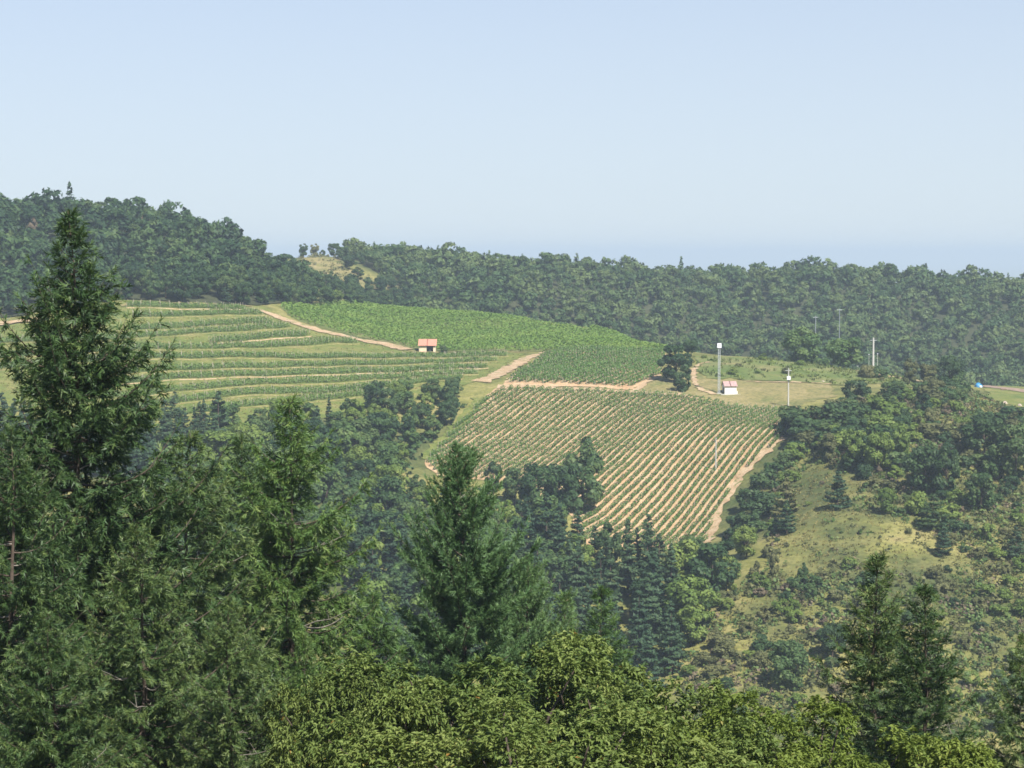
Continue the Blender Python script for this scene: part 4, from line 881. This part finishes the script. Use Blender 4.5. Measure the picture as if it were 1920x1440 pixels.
mounds('low_heath', P_scrub, 1100, M['leaf_br'], 'low brownish heath spread over the right slope', 62, P_mead, (0.35, 1.1))
mounds('low_green_scrub', P_scrub, 3000, M['leaf_m'], 'low green scrub spread over the right slope', 63, P_mead, (0.35, 1.2))
mounds('meadow_clumps', P_mead, 260, M['leaf_o'], 'small olive clumps dotted over the dry meadow', 64, None, (0.2, 0.6))
mounds('bank_scrub', P_bank, 500, M['leaf_b'], 'low green growth on the bank behind the hut', 65, None, (0.4, 1.1))
mounds('clearing_clumps', P_bald, 160, M['leaf_o'], 'low clumps dotted over the bald clearing', 67, None, (0.4, 1.5))
mounds('gully_undergrowth', P_gully, 1400, M['leaf'], 'dark undergrowth between the gully trees', 66, None, (0.8, 1.9))
tufts('scrub_grass', P_scrub, 9000, 0.35, M['tuft'], 'dry yellow grass tufts of the scrub slope', 51)
tufts('bank_grass', P_bank, 2500, 0.8, M['tuft_g'], 'tall rough grass on the bank behind the hut', 53, 0.1)
tufts('terrace_grass', P_terr, 6000, 0.25, M['tuft'], 'dry grass tufts on the terraces', 54, 0.1)
bk = scatter(P_bank, 3.4, 55, 1500)
for p in bk[:60]:
    if abs(pix(p)[0] - 1606) < 14 and pix(p)[1] > 690: continue
    g = RP.random() < 0.6; plant('shrub', ST, p, RP.uniform(0.8, 2.0), ('green' if g else 'olive') + ' low shrub on the rough bank behind the hut', 'shrub', 'leaf_b' if g else 'leaf_o', 'shrubs on the rough bank', squash=1.5)

# ---------------------------------------------------------------- near conifers
def near_conifer(seed, height, depth, prof, whorl=0.42, per=5, hang=0.5, rise=0.35, spray=0.26, dens=1.0, gap=0.08, dead=6, tip_up=0.9, bare=0.0, lean=0.0):
    """a conifer whose crown reaches `depth` metres below its tip; prof = [(metres below tip, branch length)]
    returns trunk, branches, dead wood, needle arrays and some cone places"""
    r = np.random.default_rng(seed); pz = np.array(prof)
    zs = np.linspace(-0.8, height, 26); ph = r.uniform(0, 6.28, 2); wob = 0.10 * np.sin(zs * 0.55 + ph[0]) + 0.05 * np.sin(zs * 1.7 + ph[1]); wob2 = 0.08 * np.sin(zs * 0.6 + ph[1])
    tx = lambda z: np.interp(z, zs, wob) + lean * z; ty = lambda z: np.interp(z, zs, wob2)
    trunk = tubes_np([np.column_stack([tx(zs), ty(zs), zs])], [np.maximum(0.012, 0.013 * (height - zs) + 0.0)], 8)
    bp, br, dpth, drad = [], [], [], []
    sp, sd, sl, st, sn = [], [], [], [], []; cones = []
    d = 0.12
    def add(P, D, L, T, Nn): sp.append(P); sd.append(D); sl.append(L); st.append(T); sn.append(Nn)
    # leader
    for k in range(int(10 * dens)):
        z = height - 0.03 - 0.7 * r.random(); a = r.uniform(0, 6.28); D = np.array([math.cos(a) * 0.5, math.sin(a) * 0.5, 0.9]); add(np.array([tx(z), ty(z), z]), D / np.linalg.norm(D), 0.16, 0.6, np.array([math.cos(a), math.sin(a), 0.2]))
    while d < depth:
        z = height - d; nb = max(3, int(round(per + r.normal(0, 0.8)))); a0 = r.uniform(0, 6.28)
        for b in range(nb):
            a = a0 + b * 2 * math.pi / nb + r.normal(0, 0.25); zz = z + r.normal(0, whorl * 0.3); dd = height - zz
            L = float(np.interp(dd, pz[:, 0], pz[:, 1])) * r.uniform(0.68, 1.18)
            if r.random() < 0.06: L *= 1.15
            if L < 0.08: continue
            if r.random() < gap: continue
            isdead = r.random() < bare
            up = float(np.interp(dd, [0, 1.2, 3.5, 7, 14], [tip_up, tip_up * 0.75, 0.30, 0.02, -0.18])) + r.normal(0, 0.10); cv = rise * r.uniform(0.6, 1.3) - 0.25 * max(0, up)
            hd = np.array([math.cos(a), math.sin(a), 0.0]); side = np.array([-math.sin(a), math.cos(a), 0.0]); bend = r.normal(0, 0.10)
            m = max(4, int(L / 0.22)); s = np.linspace(0, 1, m + 1)
            Pb = np.array([tx(zz), ty(zz), zz]) + hd[None] * (L * s)[:, None] + side[None] * (bend * L * s * s)[:, None]; Pb[:, 2] += L * (up * s - 0.22 * hang * s * (1 - s) * 2 + cv * s ** 2.4)
            rad = np.linspace(0.008 + 0.011 * L, 0.005, m + 1)
            if isdead: dpth.append(Pb[: max(3, int(m * 0.8))]); drad.append(rad[: max(3, int(m * 0.8))] * 1.0); continue
            bp.append(Pb); br.append(rad); Tb = unit(np.gradient(Pb, axis=0))
            # branchlets
            nbl = int(max(4, L / 0.075) * dens); ss = np.sort(r.uniform(0.10 if L > 1 else 0.0, 1.0, nbl))
            for q, sv in enumerate(ss):
                i = min(m - 1, int(sv * m)); f = sv * m - i; B = Pb[i] * (1 - f) + Pb[i + 1] * f; T = Tb[i]; sg = 1 if q % 2 else -1
                l = (0.14 + 0.25 * min(L, 3.0) * (1 - sv) ** 0.8 * min(1, sv * 3.2 + 0.2)) * r.uniform(0.6, 1.2); ang = r.uniform(0.6, 1.05)
                D = T * math.cos(ang) + (side * sg) * math.sin(ang) + np.array([0, 0, r.normal(0.05, 0.22) - 0.35 * hang * (0.4 + sv)]); D /= np.linalg.norm(D)
                ns = max(1, int(l / 0.085))
                if l > 0.45 and r.random() < 0.5: bp.append(np.array([B, B + D * l * 0.5 + np.array([0, 0, -0.10 * hang * l]), B + D * l + np.array([0, 0, -0.45 * hang * l])])); br.append(np.array([0.008, 0.006, 0.003]))
                for k in range(ns):
                    t = (k + r.random() * 0.8) / ns; Q = B + D * (l * t) + np.array([0, 0, -0.45 * hang * l * t * t]); E = D + np.array([0, 0, -0.8 * hang * t]) + r.normal(0, 0.28, 3); E /= np.linalg.norm(E)
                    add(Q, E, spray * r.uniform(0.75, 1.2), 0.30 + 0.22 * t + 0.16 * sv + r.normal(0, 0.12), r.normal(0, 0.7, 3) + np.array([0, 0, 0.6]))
            for k in range(2): add(Pb[-1] - Tb[-1] * 0.06 * k, unit(Tb[-1] + r.normal(0, 0.12, 3)), spray * 0.9, 0.66, np.array([0, 0, 1.0]) + r.normal(0, 0.3, 3))
            if 1.2 < dd < depth * 0.8 and L > 0.7 and r.random() < 0.35: cones.append(Pb[int(m * r.uniform(0.55, 0.95))] + np.array([0, 0, -0.05]))
        d += whorl * r.uniform(0.7, 1.25) * (0.6 + 0.4 * min(1, d / 3))
    for k in range(dead):
        zz = height - r.uniform(0.25, 1) * depth; a = r.uniform(0, 6.28); L = float(np.interp(height - zz, pz[:, 0], pz[:, 1])) * r.uniform(0.5, 0.95); s = np.linspace(0, 1, 6)
        Pb = np.array([tx(zz), ty(zz), zz]) + np.column_stack([np.cos(a) * L * s, np.sin(a) * L * s, L * (0.05 * s + 0.25 * s * s) + r.normal(0, 0.03, 6)]); dpth.append(Pb); drad.append(np.linspace(0.022, 0.007, 6))
        for q in range(4):
            i = int(r.integers(2, 5)); dpth.append(np.array([Pb[i], Pb[i] + r.normal(0, 0.14, 3), Pb[i] + r.normal(0, 0.25, 3)])); drad.append(np.array([0.009, 0.006, 0.004]))
    sp, sd, sl, st, sn = np.array(sp), unit(np.array(sd)), np.array(sl), np.array(st), np.array(sn)
    # needles: each spray a little feather of nine blades
    n = len(sp); S = unit(np.cross(sd, sn)); Un = np.cross(S, sd); VV, TT = [], []
    for k, (pos, th) in enumerate(((0.0, 0.75), (0.12, -0.8), (0.30, 0.65), (0.42, -0.62), (0.58, 0.45), (0.66, -0.45), (0.62, 0.0), (0.2, 0.1), (0.45, -0.1))):
        th_ = th + r.normal(0, 0.18, n); D = unit(sd * np.cos(th_)[:, None] + S * np.sin(th_)[:, None] + Un * r.normal(0, 0.5, (n, 1))); base = sp + sd * (sl * pos)[:, None]
        bl = sl * r.uniform(0.45, 0.75, n); Wd = unit(np.cross(D, Un + r.normal(0, 0.3, (n, 3)))) * (0.062 * sl)[:, None]
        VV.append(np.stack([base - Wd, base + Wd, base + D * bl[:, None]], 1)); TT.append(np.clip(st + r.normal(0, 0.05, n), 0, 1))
    V = np.stack(VV, 1).reshape(-1, 3); T = np.repeat(np.stack(TT, 1).ravel(), 3)
    return dict(trunk=trunk, branches=tubes_np(bp, br, 4), dead=tubes_np(dpth, drad, 4) if dpth else None, needles=(V, np.arange(len(V)).reshape(-1, 3), T), cones=cones, height=height)
def conifer_meshes(tag_, **kw):
    g = near_conifer(**kw); out = dict(height=g['height'], cones=g['cones'])
    out['trunk'] = mesh_np('trunk', *g['trunk'], smooth=True); out['branches'] = mesh_np('branches', *g['branches'], smooth=True)
    out['dead_branches'] = mesh_np('dead_branches', *g['dead'], smooth=True) if g['dead'] else None
    out['crown'] = mesh_np('crown', *g['needles']); return out
def cone_mesh():
    V, Fq = [], []; nu, nv = 8, 6
    for j in range(nv + 1):
        t = j / nv; rr = 0.032 * (math.sin(math.pi * (0.08 + 0.86 * t)) ** 0.7) * (1.12 if j % 2 else 0.92)
        for i in range(nu): a = 2 * math.pi * (i + 0.5 * (j % 2)) / nu; V.append((rr * math.cos(a), rr * math.sin(a), -0.155 * t))
    for j in range(nv):
        for i in range(nu): i2 = (i + 1) % nu; Fq.append((j * nu + i, j * nu + i2, (j + 1) * nu + i2, (j + 1) * nu + i))
    return mesh_np('cone', V, Fq, smooth=True)
CONE = cone_mesh(); CONE.materials.append(M['cone'])
def place_conifer(name, var, px_, py_, Y, label, mat, rot=0.0, cones=0, squash=1.0, group=None):
    tip = at(px_, py_, Y); zb = float(H(tip[0], tip[1])); s = (tip[2] - zb) / var['height']
    t = thing(name, label, 'tree', (tip[0], tip[1], zb), rot, (s * squash, s * squash, s), group)
    obj('trunk', with_mat(var['trunk'], M['bark']), None, t); obj('branches', with_mat(var['branches'], M['bark']), None, t)
    if var['dead_branches']: obj('dead_branches', with_mat(var['dead_branches'], M['bark_l']), None, t)['kind'] = 'stuff'
    obj('crown', with_mat(var['crown'], M[mat]), None, t)
    # cones on the side that faces the valley path
    cs = [c for c in var['cones'] if (math.sin(rot) * c[0] + math.cos(rot) * c[1]) < -0.2]
    for c in cs[:cones]: obj('cone', CONE, None, t, tuple(c), RP.uniform(0, 6), RP.uniform(0.85, 1.25))
    return t
def hgt_at(px_, py_, Y): q = at(px_, py_, Y); return q[2] - float(H(q[0], q[1]))
BIG = conifer_meshes('big', seed=5, height=hgt_at(135, 395, 50), depth=15.5, prof=[(0, 0.04), (0.5, 0.18), (1.1, 0.34), (1.9, 0.65), (2.7, 1.2), (3.5, 1.75), (5.0, 2.3), (7.0, 3.1), (10, 4.1), (15, 5.0)], whorl=0.46, per=6.6, hang=0.8, rise=0.42, spray=0.28, dens=1.25, gap=0.05, dead=16, bare=0.02, tip_up=0.55)
SPA = conifer_meshes('spa', seed=6, height=20.0, depth=13.0, prof=[(0, 0.06), (0.5, 0.32), (1.3, 0.60), (2.2, 1.35), (3.5, 1.95), (5.0, 2.3), (8, 2.9), (13, 3.6)], whorl=0.58, per=6, hang=0.9, rise=0.36, spray=0.26, dens=1.5, gap=0.05, dead=8, bare=0.015, tip_up=0.6)
SPB = conifer_meshes('spb', seed=8, height=20.0, depth=13.0, prof=[(0, 0.05), (0.6, 0.30), (1.5, 0.75), (3.0, 1.35), (5.0, 2.1), (8, 3.0), (13, 3.9)], whorl=0.62, per=6, hang=0.8, rise=0.45, spray=0.26, dens=1.45, gap=0.08, dead=12, bare=0.03, tip_up=0.6)
FIR = conifer_meshes('fir', seed=9, height=21.0, depth=11.0, prof=[(0, 0.10), (0.5, 0.42), (1.2, 0.85), (2.2, 1.30), (3.2, 1.9), (4.5, 2.6), (6.5, 3.1), (11, 3.5)], whorl=0.55, per=6.4, hang=-0.1, rise=0.55, spray=0.26, dens=1.55, gap=0.04, dead=5, tip_up=0.9, bare=0.01)
YNG = conifer_meshes('yng', seed=12, height=16.0, depth=9.0, prof=[(0, 0.06), (0.6, 0.25), (1.4, 0.42), (2.4, 0.75), (4, 1.4), (6, 2.1), (9, 2.8)], whorl=0.50, per=5.6, hang=0.35, rise=0.5, spray=0.25, dens=1.5, gap=0.12, dead=6, tip_up=1.2, bare=0.03)
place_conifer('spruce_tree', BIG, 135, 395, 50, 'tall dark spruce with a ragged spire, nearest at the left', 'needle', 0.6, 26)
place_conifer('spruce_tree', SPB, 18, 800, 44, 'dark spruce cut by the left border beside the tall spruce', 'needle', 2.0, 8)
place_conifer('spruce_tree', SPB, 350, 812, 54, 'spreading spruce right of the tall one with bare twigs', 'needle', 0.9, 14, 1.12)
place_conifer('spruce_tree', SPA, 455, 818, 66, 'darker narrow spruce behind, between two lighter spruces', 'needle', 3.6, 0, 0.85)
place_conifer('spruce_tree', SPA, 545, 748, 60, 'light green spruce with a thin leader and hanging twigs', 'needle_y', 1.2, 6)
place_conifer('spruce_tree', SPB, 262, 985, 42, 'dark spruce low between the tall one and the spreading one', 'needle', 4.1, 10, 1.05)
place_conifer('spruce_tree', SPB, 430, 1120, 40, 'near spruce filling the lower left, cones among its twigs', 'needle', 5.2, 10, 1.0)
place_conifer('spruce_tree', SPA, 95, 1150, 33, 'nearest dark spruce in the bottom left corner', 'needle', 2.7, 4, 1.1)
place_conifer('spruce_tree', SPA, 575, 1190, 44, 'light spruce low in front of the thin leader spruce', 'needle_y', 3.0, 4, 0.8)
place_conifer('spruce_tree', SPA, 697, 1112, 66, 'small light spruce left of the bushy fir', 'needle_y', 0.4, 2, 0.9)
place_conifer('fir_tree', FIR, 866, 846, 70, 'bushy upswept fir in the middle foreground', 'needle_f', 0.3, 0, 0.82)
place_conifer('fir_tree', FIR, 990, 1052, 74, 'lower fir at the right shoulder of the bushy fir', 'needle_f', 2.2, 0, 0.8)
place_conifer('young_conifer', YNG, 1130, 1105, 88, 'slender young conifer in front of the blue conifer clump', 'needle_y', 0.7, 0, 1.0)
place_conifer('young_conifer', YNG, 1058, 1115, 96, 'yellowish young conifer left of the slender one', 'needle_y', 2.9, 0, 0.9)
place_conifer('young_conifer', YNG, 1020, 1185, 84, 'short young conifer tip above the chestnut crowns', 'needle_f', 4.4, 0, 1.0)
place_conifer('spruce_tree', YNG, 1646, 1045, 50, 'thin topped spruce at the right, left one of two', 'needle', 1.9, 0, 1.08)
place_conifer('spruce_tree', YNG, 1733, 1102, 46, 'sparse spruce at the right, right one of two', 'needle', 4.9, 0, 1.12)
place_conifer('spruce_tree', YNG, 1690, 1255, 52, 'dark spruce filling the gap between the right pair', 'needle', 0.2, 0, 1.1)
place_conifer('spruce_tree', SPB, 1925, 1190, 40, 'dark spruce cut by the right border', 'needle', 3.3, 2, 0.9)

# ---------------------------------------------------------------- near broadleaf crowns
def chestnut(seed, rx, rz, zc, n_tw, leaf=0.17, per=11):
    """crown of long drooping leaves in rosettes at the twig ends"""
    r = np.random.default_rng(seed); lobes = 64; d = rand_unit(r, 260); d = d[d[:, 2] > -0.35][:lobes]; lobes = len(d)
    lc = d * np.array([rx, rx, rz]) * r.uniform(0.45, 1.04, (lobes, 1)); lr = r.uniform(0.09, 0.24, lobes) * rx
    k = r.choice(lobes, n_tw, p=lr ** 2 / (lr ** 2).sum()); u = rand_unit(r, n_tw); out = unit(lc[k]); u = np.where((u * out).sum(1)[:, None] < -0.2, -u, u)
    P = lc[k] + u * lr[k][:, None] * r.uniform(0.6, 1.1, n_tw)[:, None]; P[:, 2] += zc
    ax = unit(u + out * 0.6 + np.array([0, 0, 0.25])); lt = r.normal(0, 0.10, lobes)[k] + r.normal(0, 0.07, n_tw)
    Q = np.repeat(P, per, 0); A = np.repeat(ax, per, 0); m = len(Q); D = unit(A * 0.75 + rand_unit(r, m) * 0.95); D[:, 2] -= 0.25; D = unit(D)
    Q = Q - A * r.uniform(0, 0.12, (m, 1)); L = leaf * r.uniform(0.65, 1.25, m)[:, None]; S = unit(np.cross(D, np.array([0, 0, 1.0]) + r.normal(0, 0.35, (m, 3)))); Nn = np.cross(S, D); w_ = L * r.uniform(0.16, 0.22, (m, 1))
    mid = Q + D * L * 0.45 + Nn * L * 0.05; tip = Q + D * L * 0.95 + np.array([0, 0, -1.0]) * L * 0.25
    V = np.stack([Q, mid - S * w_ + Nn * w_ * 0.35, tip, mid + S * w_ + Nn * w_ * 0.35], 1).reshape(-1, 3)
    b = np.arange(m)[:, None] * 4; Ft = np.concatenate([b + np.array([0, 2, 1]), b + np.array([0, 3, 2])])
    tn = np.repeat(np.clip(np.where(r.random(m) < 0.004, 1.0, np.minimum(0.86, 0.42 + np.repeat(lt, per) + r.normal(0, 0.13, m))), 0, 1), 4)
    paths, radii = [], []; t = np.linspace(0, 1, 6)
    paths.append(np.column_stack([0.15 * np.sin(t * 3), 0.1 * np.sin(t * 4), -0.6 + (zc + 0.4 * rz + 0.6) * t])); radii.append(np.linspace(0.24, 0.06, 6))
    for c in lc:
        z0 = zc * r.uniform(0.5, 0.95); a = np.array([0, 0, z0]); e = c + np.array([0, 0, zc]); mid_ = (a + e) / 2 + np.array([0, 0, 0.35]); tt = t[:, None]
        paths.append(a * (1 - tt) ** 2 + 2 * mid_ * tt * (1 - tt) + e * tt ** 2); radii.append(np.linspace(0.075, 0.015, 6))
    return mesh_np('crown', V, Ft, tn), mesh_np('trunk', *tubes_np(paths, radii, 5), smooth=True)
CH = [chestnut(61, 3.6, 3.4, 7.6, 4500, 0.15), chestnut(62, 3.2, 3.0, 8.0, 3900, 0.15), chestnut(63, 3.9, 3.0, 8.0, 4900, 0.145)]
def place_chestnut(name, k, px_, py_, Y, label, mat, rot, s=1.0):
    top = at(px_, py_, Y); zb = float(H(top[0], top[1])); hh = (11.7, 11.6, 11.6)[k]; sz = (top[2] - zb) / hh
    t = thing(name, label, 'tree', (top[0], top[1], zb), rot, (s, s, sz)); cm, tm = CH[k]
    obj('crown', with_mat(cm, M[mat]), None, t); obj('trunk', with_mat(tm, M['bark']), None, t); return t
place_chestnut('chestnut_tree', 0, 905, 1172, 40, 'broad chestnut crown in the bottom middle', 'chest', 0.3, 1.05)
place_chestnut('chestnut_tree', 1, 1095, 1192, 42, 'chestnut crown with a yellowing top right of the middle', 'chest', 1.7, 0.95)
place_chestnut('chestnut_tree', 2, 690, 1228, 40, 'olive chestnut crown at the foot of the light spruce', 'chest', 2.9, 0.55)
place_chestnut('chestnut_tree', 1, 800, 1268, 36, 'chestnut crown low at the bottom between two higher crowns', 'chest', 4.0, 0.75)
place_chestnut('chestnut_tree', 0, 1215, 1265, 36, 'chestnut crown sloping down toward the dry slope', 'chest', 5.1, 0.85)
place_chestnut('chestnut_tree', 2, 1020, 1330, 30, 'nearest chestnut crown at the very bottom', 'chest', 0.9, 0.85)
place_chestnut('ash_tree', 2, 1500, 1310, 36, 'bright green ash crown left of the sparse right spruce', 'chest2', 1.1, 0.80)
place_chestnut('ash_tree', 0, 1345, 1302, 40, 'yellow green ash crown at the bottom right of the middle', 'chest2', 3.1, 0.75)
place_chestnut('ash_tree', 1, 1850, 1395, 33, 'yellowing ash crown low in the bottom right corner', 'chest2', 2.1, 0.7)

# ---------------------------------------------------------------- look-alikes: tell them apart by their order across the view
same = {}
for o in C.objects:
    if o.parent is None and 'label' in o and o.get('kind') is None: same.setdefault(o['label'], []).append(o)
for lb, os_ in same.items():
    if len(os_) > 1:
        os_.sort(key=lambda o: o.location[0] / o.location[1])
        for i, o in enumerate(os_): o['label'] = lb + ', ' + ordinal(i + 1) + ' from left'
# ---------------------------------------------------------------- haze
HB = MB(); HB.box(float(gx[0]) - 50, float(gx[-1]) + 50, float(gy[0]) - 50, float(gy[-1]) + 50, float(GZ.min()) - 1.0, 34.0)
hz, nt, out = new_mat('haze_air'); pv = N(nt, 'ShaderNodeVolumePrincipled')
pv.inputs['Color'].default_value = HAZE_COLOR; pv.inputs['Density'].default_value = HAZE_DENSITY; pv.inputs['Anisotropy'].default_value = 0.0
nt.links.new(pv.outputs[0], out.inputs['Volume'])
tag(HB.build('haze', hz), 'pale summer haze filling the valley', kind='stuff')
